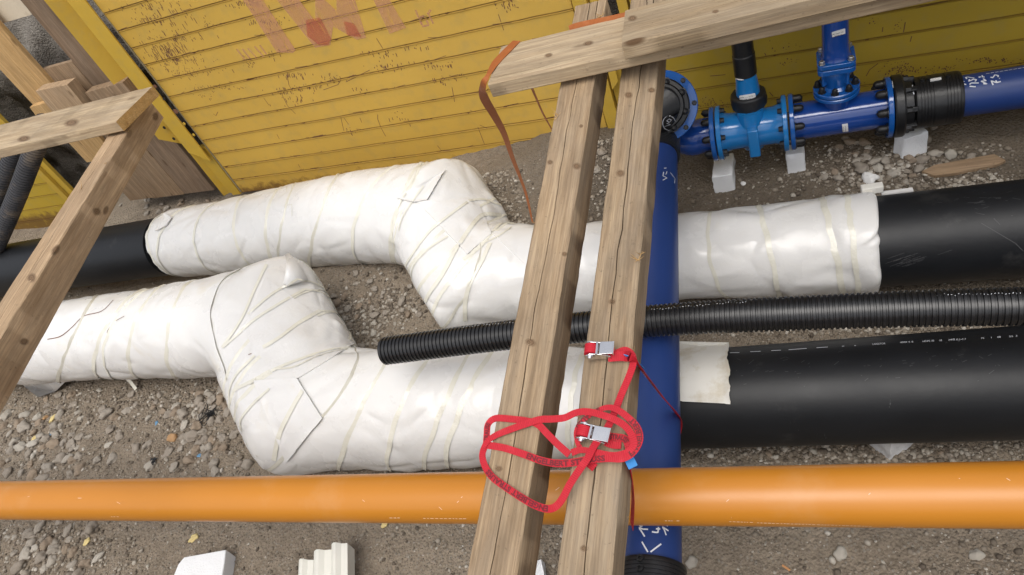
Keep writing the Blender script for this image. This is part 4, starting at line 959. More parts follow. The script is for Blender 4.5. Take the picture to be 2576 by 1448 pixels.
for dx in (0, .028):
    mb = MB(); lathe(mb, Pc + yd * (.018 + dx) + np.array([-.012, 0, .098]), (0, 0, 1), [(0, .011), (.014, .010), (.014, .005), (.006, .005)], 16); mb.obj('terminal', RUB, YP)
cpl2 = coupling('coupling', yF - yd * .22, yd, .25, YR, YP)
Z4b = lambda x, y: ((2300 + x * .21265) * .67083, (1850 + y * .21265) * .67083)
draw(syp, [[Z4b(505, 860), Z4b(550, 940), Z4b(610, 1042)], [Z4b(655, 1042), Z4b(760, 960), Z4b(842, 900)], [Z4b(555, 770), Z4b(455, 608), Z4b(530, 640), Z4b(612, 640)], [Z4b(460, 540), Z4b(475, 590), Z4b(510, 580), Z4b(520, 540)],
           [Z4b(680, 685), Z4b(740, 695), Z4b(785, 695), Z4b(795, 600)], [Z4b(750, 632), Z4b(825, 635)], [Z4b(930, 745), Z4b(900, 660), Z4b(865, 600), Z4b(970, 668)], [Z4b(880, 545), Z4b(950, 580), Z4b(970, 545)]], .0045, 'handwriting', CHALK, YP, .001, 1.5)
Z3 = lambda x, y: ((1800 + x * .4973) * .67083, y * .4973 * .67083)
draw(syp, [[Z3(1378, 1362), Z3(1410, 1345), Z3(1380, 1330)], [Z3(1385, 1300), Z3(1378, 1330)], [Z3(1400, 1320), Z3(1410, 1295)], [Z3(1388, 1272), Z3(1405, 1270)], [Z3(1435, 1305), Z3(1470, 1350), Z3(1465, 1385)]], .0035, 'handwriting', CHALK, YP, .001, 1.5)
sc2 = Surf([cpl2])  
cc = Z3(1425, 930)
pass

# --- fittings
def flange(name, P, d, r, th, mat, parent, rin=None, edge=.003):
    mb = MB(); lathe(mb, np.asarray(P) - nrm(d) * th / 2, d, [(0, (rin or r * .5)), (0, r - edge), (edge, r), (th - edge, r), (th, r - edge), (th, (rin or r * .5))], 72); return mb.obj(name, mat, parent)
def bolt_ring(P, d, rb, n, side, parent, mat=RUB, size=.015, ph=None, hexa=False, L=.022, name='bolt_cap'):
    d_, a, b = frame(d); ph = math.pi / n if ph is None else ph; first = None
    for k in range(n):
        q = 2 * math.pi * k / n + ph; Pb = np.asarray(P) + (a * math.cos(q) + b * math.sin(q)) * rb
        if first is None:
            mb = MB()
            if hexa: lathe(mb, Pb, d_ * side, [(0, size * 1.3), (.003, size * 1.3), (.003, size), (L, size), (L + .003, size * .85)], 6)
            else: lathe(mb, Pb, d_ * side, [(0, size * 1.35), (.004, size * 1.35), (.005, size), (L, size), (L + size * .5, size * .8), (L + size * .85, size * .35)], 14)
            first = obj(name, mb.V, mb.F, mat, parent, True, auto=30); P00 = Pb
        else:
            c = first.copy(); COL.objects.link(c); c.location = first.location + Vector((Pb - P00).tolist())
def label_plate(name, P, ex, ey, w_, h_, mat, parent, lines=(), size=.006):
    P = np.asarray(P); ex = nrm(ex); ey = nrm(ey); n_ = nrm(np.cross(ex, ey)); V, Fc = boxv(P - ex * w_ / 2 - ey * h_ / 2, ex * w_, ey * h_, n_ * .0008); o = obj(name, V, Fc, mat, parent, False)
    for i, s in enumerate(lines): text_on(P - ex * w_ * .42 + ey * (h_ * .5 - size * 1.25 * (i + 1)), ex, ey, s, size, 'printed_text', INK, o, .0014)
    return o
# run axis
r0 = at((1750, 345), YZ); r1 = at((2576, 219), YZ); RD = nrm(r1 - r0)
def rx(px):                                     # point on the run axis at photo column px
    lo, hi = -1.5, 3.
    for _ in range(50):
        m = (lo + hi) / 2
        if proj(r0 + RD * m)[0] < px: lo = m
        else: hi = m
    return r0 + RD * m
# elbow (from Y direction to run direction)
EL = thing('pipe_elbow', (YX, 2.9, .5), 'glossy blue flanged pipe elbow turning the crossing pipe toward the valve', 'pipe elbow')
Ef = rx(1797)
Fn = nrm((.04, -.84, .54)); Fq = atp((1664, 270), (0, 2.90, 0), (0, 1, 0))
path = catmull([Ef, rx(1760), rx(1735), np.array([yF[0] + .035, 3.03, .70]), Fq - Fn * .09, Fq - Fn * .01], 7)
mb = MB(); sweep(mb, path, [.088] * len(path), 56); mb.obj('elbow_body', BEN, EL)
flange('flange', Fq, Fn, .168, .024, BVL, EL); flange('flange', Ef, RD, .134, .022, BVL, EL)
bolt_ring(Fq - Fn * .012, Fn, .138, 8, -1, EL); bolt_ring(Fq + Fn * .012, Fn, .152, 8, 1, EL, L=.008, size=.010, hexa=True, name='bolt_nut', ph=.1)
bolt_ring(Ef - RD * .011, RD, .109, 8, -1, EL, L=.026, size=.016)
# black stub flange and bend on the crossing pipe
mb = MB(); lathe(mb, Fq + Fn * .012, Fn, [(0, .09), (0, .132), (.028, .132), (.034, .126), (.038, .11), (.06, .104), (.062, .09)], 64); mb.obj('stub_flange', CPL, YP)
mb = MB(); pq = catmull([Fq + Fn * .03, Fq + Fn * .08, (Fq + Fn * .10) * .5 + (yF - yd * .17) * .5 + np.array([0, 0, .012]), yF - yd * .17, yF - yd * .10], 6); sweep(mb, pq, [.09] * len(pq), 48); mb.obj('pipe_bend', CPL, YP)
bolt_ring(Fq + Fn * .04, Fn, .114, 8, 1, YP, RUB, .016, L=.016)
_bd = [o for o in YP.children if o.name.startswith('pipe_bend')]; sc2 = Surf([cpl2] + _bd); draw(sc2, [[(cc[0] + 16 * math.cos(q), cc[1] + 18 * math.sin(q)) for q in np.linspace(0, 6.28, 20)], [(cc[0] - 12, cc[1] + 8), (cc[0] + 4, cc[1] + 4), (cc[0] - 6, cc[1] + 0)], [(cc[0] - 6, cc[1] - 6), (cc[0], cc[1] - 11), (cc[0] + 6, cc[1] - 8), (cc[0], cc[1] - 2), (cc[0] - 6, cc[1] - 6)]], .003, 'handwriting', CHALK, YP, .0015, 1.5)
# gate valve
GVp = rx(1890); Eg0 = rx(1812); Eg1 = rx(1975)
GT = thing('gate_valve', (GVp[0], GVp[1], .5), 'light blue flanged gate valve with black collar and spindle sleeve', 'gate valve')
flange('flange', Eg0, RD, .134, .022, LBE, GT); flange('flange', Eg1, RD, .134, .022, LBE, GT)
Lg = np.linalg.norm(Eg1 - Eg0)
mb = MB(); lathe(mb, Eg0, RD, [(0, .105), (.02, .098), (.05, .09), (Lg * .35, .09), (Lg * .5, .098), (Lg * .65, .09), (Lg - .05, .09), (Lg - .02, .098), (Lg, .105)], 56); mb.obj('valve_body', LBE, GT)
cg = (Eg0 + Eg1) / 2
mb = MB()                                                        # vertical bonnet bulge
pr = []
for t_, a_, b_ in [(-.115, .035, .035), (-.10, .05, .05), (0, .065, .085), (.06, .062, .085), (.10, .06, .075), (.12, .06, .070)]: pr.append((t_, a_, b_))
V = []; seg = 40
for t_, a_, b_ in pr:
    for k in range(seg): q = 2 * math.pi * k / seg; V.append(cg + RD * a_ * math.cos(q) + np.array([-RD[1], RD[0], 0]) * b_ * math.sin(q) + np.array([0, 0, t_]))
mb.add(V, [(i * seg + k, i * seg + (k + 1) % seg, (i + 1) * seg + (k + 1) % seg, (i + 1) * seg + k) for i in range(len(pr) - 1) for k in range(seg)] + [tuple(range(seg))[::-1], tuple((len(pr) - 1) * seg + k for k in range(seg))]); mb.obj('bonnet', LBE, GT)
mb = MB(); V, Fc = boxv(cg + RD * -.025 + np.array([0, -.118, -.09]), RD * .05, (0, .05, 0), (0, 0, .155)); mb.add(V, Fc); bevel_obj(mb.obj('cast_rib', LBE, GT, True), .008, 3)
bolt_ring(Eg0 + RD * .011, RD, .109, 8, 1, GT, RUB, .012, hexa=True, L=.016, name='bolt_nut'); bolt_ring(Eg1 - RD * .011, RD, .109, 8, -1, GT, RUB, .012, hexa=True, L=.016, name='bolt_nut')
axv = cg[:2] + np.array([-.0, .03]); zc = cg[2]
mb = MB(); lathe(mb, (axv[0], axv[1], zc + .105), (0, 0, 1), [(0, .062), (.01, .080), (.045, .085), (.075, .080), (.08, .072), (.08, .045)], 12, ph=.2); o = mb.obj('rubber_collar', RUB, GT); bevel_obj(o, .006, 2)
mb = MB(); lathe(mb, (axv[0], axv[1], zc + .17), (0, 0, 1), [(0, .055), (.03, .054), (.10, .047), (.14, .044), (.14, .02)], 40); vh = mb.obj('valve_head', LBE, GT)
ztop = zat(100, axv) + .3
mb = MB(); lathe(mb, (axv[0], axv[1], zc + .285), (0, 0, 1), [(0, .042), (0, .050), (.10, .050), (.105, .047), (.32, .046), (.325, .041), (.36, .040), (.365, .034), (.38, .030), (.8, .030)], 40); sps = mb.obj('spindle_sleeve', CPL, GT)
def sticker(surf, c4, name, mat, parent, lines=()):
    o = patch(surf, c4, name, mat, parent, .0015, 6)
    return o
svh = Surf([vh]); sss = Surf([sps])
ZF = lambda x, y: ((2480 + x * .3936) * .67083, (50 + y * .3936) * .67083)
patch(svh, [ZF(752, 785), ZF(885, 762), ZF(893, 815), ZF(760, 840)], 'rating_label', WHT, GT, .008, 8)
patch(sss, [ZF(716, 622), ZF(810, 634), ZF(812, 676), ZF(722, 668)], 'article_label', WHT, GT, .0075, 8)
def text_lines(surfobj, rows, parent, mat=INK):
    for p0, p1, h, s in rows: text_px(surfobj, p0, p1, h, s, 'printed_text', mat, parent, .0125)
text_lines(svh, [(ZF(758, 802), ZF(800, 795), 2.6, 'AVK'), (ZF(805, 795), ZF(880, 782), 2.2, 'EN 1074 PN 16'), (ZF(762, 820), ZF(850, 806), 2.2, 'DN 200 GJS')], GT)
text_lines(sss, [(ZF(722, 648), ZF(795, 655), 3.2, 'Artikel Nr.'), (ZF(735, 665), ZF(788, 670), 3.2, '344093')], GT)
# tee
T0 = rx(1992); T1 = rx(2233); LT = np.linalg.norm(T1 - T0)
TE = thing('pipe_tee', (T0[0], T0[1], .5), 'dark blue flanged pipe tee lying between the gate valve and the black adapter', 'pipe tee')
mb = MB(); lathe(mb, T0, RD, [(0, .092), (.02, .088), (LT - .02, .088), (LT, .092)], 56); teb = mb.obj('tee_body', BEN, TE)
flange('flange', T0, RD, .134, .020, BVL, TE); flange('flange', T1, RD, .137, .022, BVL, TE)
bolt_ring(T0 + RD * .010, RD, .109, 8, 1, TE, L=.03, size=.016); bolt_ring(T1 - RD * .011, RD, .109, 8, -1, TE, L=.03, size=.018)
tc = rx(2105); 
mb = MB(); lathe(mb, tc, (0, 0, 1), [(0, .064), (.08, .058), (.118, .058), (.125, .072)], 48); mb.obj('branch', BEN, TE)
zf = YZ + .133
flange('flange', (tc[0], tc[1], zf), (0, 0, 1), .096, .018, BVL, TE)
ste = Surf([teb]); ZG = lambda x, y: ((2980 + x * .3937) * .67083, (50 + y * .3937) * .67083)
patch(ste, [ZG(450, 1058), ZG(505, 1050), ZG(510, 1115), ZG(458, 1122)], 'article_label', WHT, TE, .007, 6)
text_lines(ste, [(ZG(468, 1118), ZG(464, 1068), 2.4, 'Artikel Nr'), (ZG(488, 1112), ZG(484, 1062), 2.4, '344214')], TE)
# upright valve + riser on the tee
RV = thing('standpipe_valve', (tc[0], tc[1], zf + .01), 'blue upright valve body with square top flange standing on the tee', 'valve')
zt = zat(165, tc[:2])                                            # square flange height
flange('flange', (tc[0], tc[1], zf + .022), (0, 0, 1), .096, .018, BVL, RV)
bolt_ring((tc[0], tc[1], zf + .031), (0, 0, 1), .077, 8, 1, RV, L=.018, size=.0125, ph=.2)
hb = zt - (zf + .03)
mb = MB(); lathe(mb, (tc[0], tc[1], zf + .03), (0, 0, 1), [(0, .064), (.012, .051), (hb * .35, .053), (hb * .6, .062), (hb * .85, .067), (hb, .067)], 48); mb.obj('valve_body', BVL, RV)
for q in (.6, 1.57 + .6, 3.14 + .6, 4.71 + .6):
    d = np.array([math.cos(q), math.sin(q), 0]); mb = MB(); V, Fc = boxv(np.array([tc[0], tc[1], zf + .06]) + d * .045 - np.array([-d[1], d[0], 0]) * .006, d * .03, np.array([-d[1], d[0], 0]) * .012, (0, 0, hb - .04)); mb.add(V, Fc); bevel_obj(mb.obj('cast_rib', BVL, RV), .004, 2)
def rsq(cx, cy, z0, h, a, r, name, mat, parent, rot=0., n=6):
    V = []; pts = []
    for k in range(4):
        for j in range(n + 1):
            q = math.pi / 2 * k + math.pi / 2 * j / n; sx = (1, -1, -1, 1)[k]; sy = (1, 1, -1, -1)[k]; pts.append((sx * (a - r) + r * math.cos(q), sy * (a - r) + r * math.sin(q)))
    cs, sn = math.cos(rot), math.sin(rot); pts = [(cx + x * cs - y * sn, cy + x * sn + y * cs) for x, y in pts]; m = len(pts)
    V = [(x, y, z0) for x, y in pts] + [(x, y, z0 + h) for x, y in pts]; o = obj(name, V, [tuple(range(m))[::-1], tuple(range(m, 2 * m))] + [(i, (i + 1) % m, (i + 1) % m + m, i + m) for i in range(m)], mat, parent, True, auto=30); bevel_obj(o, .003, 2); return o
rsq(tc[0], tc[1], zt - .002, .024, .076, .026, 'square_flange', BVL, RV, -.08); rsq(tc[0], tc[1], zt + .026, .022, .076, .026, 'square_flange', BVL, RV, -.08)
for sx in (-1, 1):
    for sy in (-1, 1):
        c, s = math.cos(-.08), math.sin(-.08); x, y = sx * .057, sy * .057; mb = MB(); lathe(mb, (tc[0] + x * c - y * s, tc[1] + x * s + y * c, zt + .049), (0, 0, 1), [(0, .014), (.003, .014), (.003, .0115), (.014, .0115), (.017, .0095)], 6, ph=.3); mb.obj('hex_bolt', ZN, RV)
RS = thing('riser_pipe', (tc[0], tc[1], zt + .05), 'blue upright riser pipe with article label rising behind the planks', 'pipe')
mb = MB(); lathe(mb, (tc[0], tc[1], zt + .048), (0, 0, 1), [(0, .064), (.02, .056), (.06, .0535), (1.0, .0535)], 48); rsb = mb.obj('pipe_body', BEN, RS)
srs = Surf([rsb]); patch(srs, [ZG(356, 180), ZG(470, 146), ZG(470, 192), ZG(362, 222)], 'article_label', WHT, RS, .007, 8)
text_lines(srs, [(ZG(366, 196), ZG(455, 172), 3.2, 'Artikel Nr'), (ZG(382, 214), ZG(440, 199), 3.2, '344014')], RS)
# black flange adapter + coupler + blue pipe right
A0 = rx(2249)
FA = thing('flange_adapter', (A0[0], A0[1], .5), 'black plastic flange adapter bolted to the tee, dirt smeared', 'flange adapter')
mb = MB(); lathe(mb, A0 - RD * .010, RD, [(0, .10), (0, .135), (.006, .139), (.035, .139), (.042, .134), (.046, .110), (.075, .108), (.08, .100), (.084, .088), (.16, .088)], 64); fab = mb.obj('adapter_body', CPL, FA)
for k in range(8):
    q = 2 * math.pi * (k + .5) / 8; d_, a, b = frame(RD); rd = a * math.cos(q) + b * math.sin(q); tn = np.cross(RD, rd); mb = MB(); V, Fc = boxv(A0 + RD * .034 + rd * .092 - tn * .012, RD * .045, rd * .03, tn * .024); mb.add(V, Fc); bevel_obj(mb.obj('adapter_rib', CPL, FA), .004, 2)
sfa = Surf([fab]); patch(sfa, [ZG(893, 650), ZG(930, 646), ZG(945, 712), ZG(905, 718)], 'barcode_label', WHT, FA, .0065, 6)
bolt_ring(A0 + RD * .034, RD, .116, 8, 1, FA, RUB, .014, hexa=True, L=.02, name='bolt_nut')
K0 = rx(2297); K1 = rx(2413); LK = np.linalg.norm(K1 - K0)
CP = thing('pipe_coupler', (K0[0], K0[1], .5), 'black ribbed electrofusion coupler joining the adapter to the blue pipe at the right', 'pipe coupler')
kb = coupling('coupler_sleeve', K0, RD, LK, .09, CP, .022); skb = Surf([kb])
patch(skb, [ZG(1288, 640), ZG(1392, 622), ZG(1396, 638), ZG(1292, 656)], 'printed_label', WHT, CP, .007, 6)
for tt in (.03, .055, LK - .05):
    mb = MB(); lathe(mb, K0 + RD * tt + np.array([0, 0, .108]), (0, 0, 1), [(0, .010), (.012, .009), (.012, .004)], 12); mb.obj('terminal', RUB, CP)
RP = thing('water_pipe', (K1[0], K1[1], .5), 'blue water pipe at the right edge with white handwriting', 'pipe')
mb = MB(); lathe(mb, K1 - RD * .05, RD, [(0, .089), (5.5, .089)], 64); rpb = mb.obj('pipe_body', BPE, RP); srp = Surf([rpb])
ZR = lambda x, y: ((3300 + x * .2762) * .67083, (100 + y * .2762) * .67083)
HW = [[ZR(1072, 725), ZR(1105, 865)], [ZR(1090, 770), ZR(1170, 792)], [ZR(1100, 785), ZR(1140, 745)], [ZR(1215, 815), ZR(1280, 820), ZR(1300, 820)], [ZR(1215, 790), ZR(1240, 770), ZR(1340, 770)], [ZR(1290, 750), ZR(1310, 725), ZR(1270, 720), ZR(1210, 745)],
      [ZR(1205, 750), ZR(1215, 720)], [ZR(1180, 715), ZR(1160, 695), ZR(1190, 690), ZR(1280, 705)], [ZR(1400, 780), ZR(1450, 782), ZR(1370, 745)], [ZR(1370, 745), ZR(1440, 740), ZR(1400, 712)], [ZR(1350, 700), ZR(1345, 685), ZR(1375, 690)], [ZR(1385, 665), ZR(1395, 690), ZR(1420, 690)],
      [ZR(1535, 798), ZR(1510, 740), ZR(1580, 765), ZR(1640, 750)], [ZR(1570, 735), ZR(1590, 768)], [ZR(1620, 705), ZR(1625, 710)], [ZR(1500, 690), ZR(1530, 700), ZR(1560, 660), ZR(1605, 670), ZR(1600, 690)]]
draw(srp, HW, .005, 'handwriting', CHALK, RP, .001, 1.5)
dash = []
for i in range(9): x = 1440 + i * 62; y = 645 - (x - 1440) * .16; dash.append([ZR(x, y), ZR(x + 45, y - 7)])
draw(srp, dash, .003, 'pipe_marking', CHALK, RP, .001, 2)
sfk = Surf([fab, kb]); draw(sfk, [[ZR(438, 800), ZR(458, 925)], [ZR(350, 845), ZR(440, 862), ZR(380, 895)]], .004, 'handwriting', CHALK, FA, .002, 1.5)

# --- corrugated pipes
def corrugated(name, P, r, mat, label, pitch=.0165, depth=.005, group=None, seg=44):
    P = catmull([np.asarray(p, float) for p in P], 14); d = np.cumsum([0] + [np.linalg.norm(P[i + 1] - P[i]) for i in range(len(P) - 1)]); L = d[-1]; PP = np.array(P); N = int(L / pitch)
    st = [(-.0, r * .86)] if False else []
    for k in range(N): 
        b = k * pitch; st += [(b, r - depth), (b + pitch * .28, r - depth), (b + pitch * .36, r), (b + pitch * .86, r), (b + pitch * .96, r - depth)]
    pts = [np.array([np.interp(t_, d, PP[:, j]) for j in range(3)]) for t_, _ in st]; rad = [q for _, q in st]
    # open end: inner wall first
    pts = [pts[0] + (pts[8] - pts[0]) * 3, pts[0]] + pts; rad = [r * .84, r * .84] + rad
    mb = MB()
    n = len(pts); V = []; up = np.array([0, 0, 1.0]); Dm = nrm(PP[-1] - PP[0]); ref = up if abs(Dm[2]) < .8 else np.array([0, 1., 0])
    ts = [0, 0] + [t_ for t_, _ in st]
    for i in range(n):
        t_ = ts[i]; dd = nrm(np.array([np.interp(min(t_ + .03, L), d, PP[:, j]) - np.interp(max(t_ - .03, 0), d, PP[:, j]) for j in range(3)])); a = nrm(np.cross(dd, ref)); b = np.cross(a, dd)
        for k in range(seg): q = 2 * math.pi * k / seg; V.append(pts[i] + (a * math.cos(q) + b * math.sin(q)) * rad[i])
    Fc = [(i * seg + k, i * seg + (k + 1) % seg, (i + 1) * seg + (k + 1) % seg, (i + 1) * seg + k) for i in range(n - 1) for k in range(seg)] + [tuple(range(seg))[::-1], tuple((n - 1) * seg + k for k in range(seg))]
    o = obj(name, V, Fc, mat, None, True, None, org=P[0], auto=32); return setp(o, label, 'corrugated pipe', group)
k_ = 1.89 / 1.75
cpx = [(966, 884), (1280, 843.5), (1640, 808), (2000, 789), (2576, 771.5)]
pp = [at(p, .845) for p in cpx]; dl = nrm(pp[-1] - pp[-2]); pp.append(pp[-1] + dl * 1.2 + np.array([0, -.05, 0])); pp.append(pp[-1] + dl * 1.5 + np.array([0, -.1, 0]))
cor = corrugated('corrugated_pipe', pp, 0.0575, COR, 'long black corrugated pipe lying across the blue pipe, open end at the left')
scr = Surf([cor]); mk = []
for a_, b_, n_ in [(Z8(70, 870), Z8(690, 822), 34), (Z8(1895, 780), Z8(2450, 768), 24)]:
    for i in range(n_):
        x = a_[0] + (b_[0] - a_[0]) * i / n_; y = a_[1] + (b_[1] - a_[1]) * i / n_ + random.uniform(-2, 2); mk.append([(x, y), (x + 2.5, y + random.uniform(-2, 2))])
for i in range(26): x = 1150 + i * 7.3; mk.append([(x, 826 - (x - 1150) * .10), (x + 3, 825 - (x - 1150) * .10 + random.uniform(-2, 2))])
draw(scr, mk, .002, 'pipe_marking', CHALK, cor, .0008, 2)
# hanging pair at the left
hz = [(95, 372), (85, 420), (50, 500), (20, 575), (-10, 640)]
def hang(pxs, zz, ys, r, label):
    P = []
    for (p, y) in zip(pxs, ys): rr = ray(p); P.append(O + rr * (y / rr[1]))
    corrugated('corrugated_pipe', P[::-1], r, CORG, label, .026, .010, 'hanging corrugated pipes', 36)
hang([(118, 300), (82, 390), (52, 470), (15, 560), (-20, 640)], None, [3.25, 3.2, 3.15, 3.1, 3.05], .063, 'dusty corrugated pipe hanging at the left edge, the right one of the pair')
hang([(70, 310), (32, 395), (8, 455), (-14, 520), (-40, 600)], None, [3.4, 3.35, 3.3, 3.25, 3.2], .06, 'dusty corrugated pipe hanging at the left edge, the left one of the pair')

# ================================================================== STRAPS
def text_on_ribbon(P, wd, s, t0, size, parent, up=(0, -.25, 1), off=.0022, flip=False, stretch=1.0):
    V, Fc = text_polys(s, size * .9, .0006); V = V * np.array([1.08, 1, 1]); size = size * .9; P = [np.asarray(p) for p in P]; d = np.cumsum([0] + [np.linalg.norm(P[i + 1] - P[i]) for i in range(len(P) - 1)]); PP = np.array(P); W_ = []
    cap = size * .35
    for v in V:
        x = v[0] * stretch; y = v[1] - cap
        if flip: x = -x; y = -y
        t_ = t0 + x; c = np.array([np.interp(t_, d, PP[:, j]) for j in range(3)]); tt = nrm(np.array([np.interp(min(t_ + .006, d[-1]), d, PP[:, j]) - np.interp(max(t_ - .006, 0), d, PP[:, j]) for j in range(3)]))
        a = nrm(np.cross(tt, up)); nn = np.cross(a, tt); W_.append(c - a * y + nn * off)
    return obj('printed_text', W_, Fc, REDTX, parent, False)
ZS = lambda x, y: (1174 + x * .3383, 838.5 + y * .3383)
RS1 = thing('ratchet_strap', ab(ZS(1000, 150)), 'red ratchet strap with the upper buckle, looping over both beams and across the blue pipe', 'ratchet strap')
def strap(parent, zpts, offs, wd=.0168, up=(0, -.2, 1), name='webbing'):
    n = len(zpts); of = np.interp(np.linspace(0, 1, n), np.linspace(0, 1, len(offs)), offs); P = [ab(ZS(*p), o) for p, o in zip(zpts, of)]; mb = MB(); Q = ribbon(mb, P, wd, up=tuple(BN + np.array([0, -.15, 0]))); mb.obj(name, REDM, parent, True, 50); return Q
UPB = tuple(BN + np.array([0, -.15, 0]))
s1 = strap(RS1, [(1110, 150), (1180, 128), (1230, 165), (1238, 230), (1205, 330), (1150, 460), (1100, 590), (1055, 690), (1000, 770), (945, 845), (900, 930), (830, 1030), (765, 1130), (720, 1220), (670, 1285), (610, 1308), (520, 1285), (410, 1225), (290, 1145), (190, 1070), (135, 985), (118, 900), (150, 810)], [.004, .006, .006, .012, .03, .035, .02, .004, .004, .003])
s2 = strap(RS1, [(122, 860), (160, 800), (230, 755), (330, 715), (430, 680), (540, 645), (640, 640), (730, 630), (800, 598), (860, 585), (930, 590), (1040, 620), (1140, 665), (1200, 715), (1240, 790), (1235, 850), (1180, 890), (1090, 905), (960, 885), (850, 870), (780, 890)], [.006, .012, .012, .02, .03, .03, .02, .012], wd=[.012, .017, .017, .016, .016, .016, .011, .016])
s3 = strap(RS1, [(145, 840), (150, 760), (160, 680), (215, 635), (330, 640), (450, 655), (530, 680), (600, 750), (680, 830), (765, 905)], [.002, .004, .004, .008, .01, .008])
s4 = strap(RS1, [(160, 835), (280, 855), (420, 900), (560, 950), (680, 970), (800, 962), (920, 940), (1050, 930), (1160, 930), (1240, 880), (1285, 790), (1265, 700), (1190, 620), (1110, 565), (1040, 555), (960, 585), (890, 630), (835, 690), (815, 750), (830, 830), (850, 850)], [.004, .006, .012, .02, .028, .03, .02, .014, .006], wd=[.017, .017, .0175, .0175, .017, .015, .011, .012, .010])
def arclen(P): return sum(np.linalg.norm(P[i + 1] - P[i]) for i in range(len(P) - 1))
def t_at(P, zp):
    q = ab(ZS(*zp), .01); d = [np.linalg.norm(p - q) for p in P]; i = int(np.argmin(d)); return arclen(P[:i + 1])
text_on_ribbon(s4, .024, 'ENGELBERT STRAUSS', t_at(s4, (430, 905)), .019, RS1, UPB, stretch=1.12)
text_on_ribbon(s1, .024, 'ENGELBERT STRAUSS', t_at(s1, (620, 1305)), .019, RS1, UPB, stretch=1.1)
text_on_ribbon(s3, .024, 'STRAUSS', t_at(s3, (150, 815)), .017, RS1, UPB, stretch=.8)
text_on_ribbon(s4, .024, 'ENGELBERT', t_at(s4, (1220, 895)), .018, RS1, UPB)
text_on_ribbon(s4, .024, 'STRAUSS', t_at(s4, (1000, 565)), .018, RS1, UPB)
# tensioned part to the lower right
hr = np.array(ab(ZS(1190, 170), .003)); pE = ab(ZS(1250, 205), .0); pF = at((1708, 1052), .66)
mb = MB(); s5 = ribbon(mb, [ab(ZS(1050, 175), .006), ab(ZS(1180, 172), .004), ab(ZS(1255, 215), -.004), ab(ZS(1255, 215), -.004) * .5 + pF * .5, pF, pF + np.array([-.03, -.01, -.12])], .025, up=(-.35, -.75, .8)); mb.obj('webbing', REDM, RS1, True, 50)
text_on_ribbon(s5, .024, 'ENGELBERT STRAUSS', arclen(s5) - .74, .019, RS1, (-.35, -.75, .8), stretch=1.1)
mb = MB(); ribbon(mb, [s5[len(s5) * 2 // 5 - 3] + np.array([0, 0, .003]), s5[len(s5) * 2 // 5 + 1] + np.array([0, 0, .003])], .026, up=(-.35, -.75, .8), smooth=0)
BTG = simple('blue_tag', (.03, .22, .55), .5); mb.obj('blue_tag', BTG, RS1)
def ratchet(parent, p0, p1, off=.004):
    """p0 = spool end, p1 = handle end (photo px)"""
    a = ab(p0, off); b = ab(p1, off); d = nrm(b - a); L = np.linalg.norm(b - a); up = BN; s = nrm(np.cross(up, d)); hw = .017
    rt = bpy.data.objects.new('ratchet_buckle', None); COL.objects.link(rt); rt.location = Vector((a - absloc(parent)).tolist()); rt.parent = parent
    for sg in (-1, 1):
        mb = MB(); prof = [(0, 0), (L * .78, 0), (L * .85, .012), (L * .6, .024), (L * .2, .03), (0, .018)]; n = len(prof)
        V = [a + d * x + up * z + s * (sg * hw) for x, z in prof] + [a + d * x + up * z + s * (sg * (hw - .0022)) for x, z in prof]
        mb.add(V, [tuple(range(n)), tuple(range(n, 2 * n))[::-1]] + [(i, i + n, (i + 1) % n + n, (i + 1) % n) for i in range(n)]); bevel_obj(mb.obj('side_plate', CHR, rt, False), .0006)
        mb = MB(); lathe(mb, a + d * L * .17 + up * .014 + s * sg * hw, s * sg, [(0, .013), (.0025, .013), (.0025, .006), (.006, .006)], 14); mb.obj('ratchet_wheel', CHR, rt)
    mb = MB(); lathe(mb, a + d * L * .17 + up * .014 - s * hw, s, [(0, .0065), (hw * 2, .0065)], 16); mb.obj('axle', CHR, rt)
    mb = MB(); lathe(mb, a + d * L * .2 + up * .016 - s * .0125, s, [(0, .0125), (0, .0165), (.025, .0165), (.025, .0125)], 24); mb.obj('wound_webbing', REDM, rt)
    mb = MB(); lathe(mb, a + d * L * .42 + up * .024 - s * hw, s, [(0, .004), (hw * 2, .004)], 10); mb.obj('pawl_bar', CHR, rt)
    mb = MB(); V, Fc = boxv(a + d * L * .52 - s * .0165 + up * .026, d * L * .45, s * .033, up * .002); mb.add(V, Fc); bevel_obj(mb.obj('handle_plate', CHR, rt, False), .003, 2)
    mb = MB(); V, Fc = boxv(a + d * L * .95 - s * .0165 + up * .020, d * .003, s * .033, up * .008); mb.add(V, Fc); mb.obj('handle_lip', CHR, rt, False)
    for k in range(5):
        mb = MB(); lathe(mb, a + d * (L * .47) + s * (-.006 + k * .003) + up * .02, s, [(0, .0045), (.0012, .0045)], 10); mb.obj('spring_coil', CHR, rt)
    return rt
ratchet(RS1, ZS(895, 150), ZS(1118, 143))
RS2 = thing('ratchet_strap', ab(ZS(950, 750)), 'second red ratchet strap with its buckle inside the loops, hanging down past the orange pipe', 'ratchet strap')
ratchet(RS2, ZS(835, 745), ZS(1088, 790))
s6 = strap(RS2, [(1040, 770), (1120, 775), (1180, 790), (1205, 850), (1215, 920)], [.002, .002, .003, .001])
s7 = strap(RS2, [(1020, 805), (1080, 830), (1150, 835)], [.0025, .0025])
pG = ab(ZS(1212, 900), .0); mb = MB(); pts_ = [pG, np.array([pG[0] + .012, pG[1], pG[2] - .06])]
P1280 = O + ray((1592, 1240)) * ((pG[1] - .02) / ray((1592, 1240))[1]); P1320 = O + ray((1590, 1318)) * ((pG[1] - .06) / ray((1590, 1318))[1])
for p_, dy in (((1584, 1170), 0), ((1590, 1210), .0), ((1593, 1260), .0), ((1590, 1325), .0)): rr = ray(p_); pts_.append(O + rr * ((pG[1] - .0) / rr[1]))
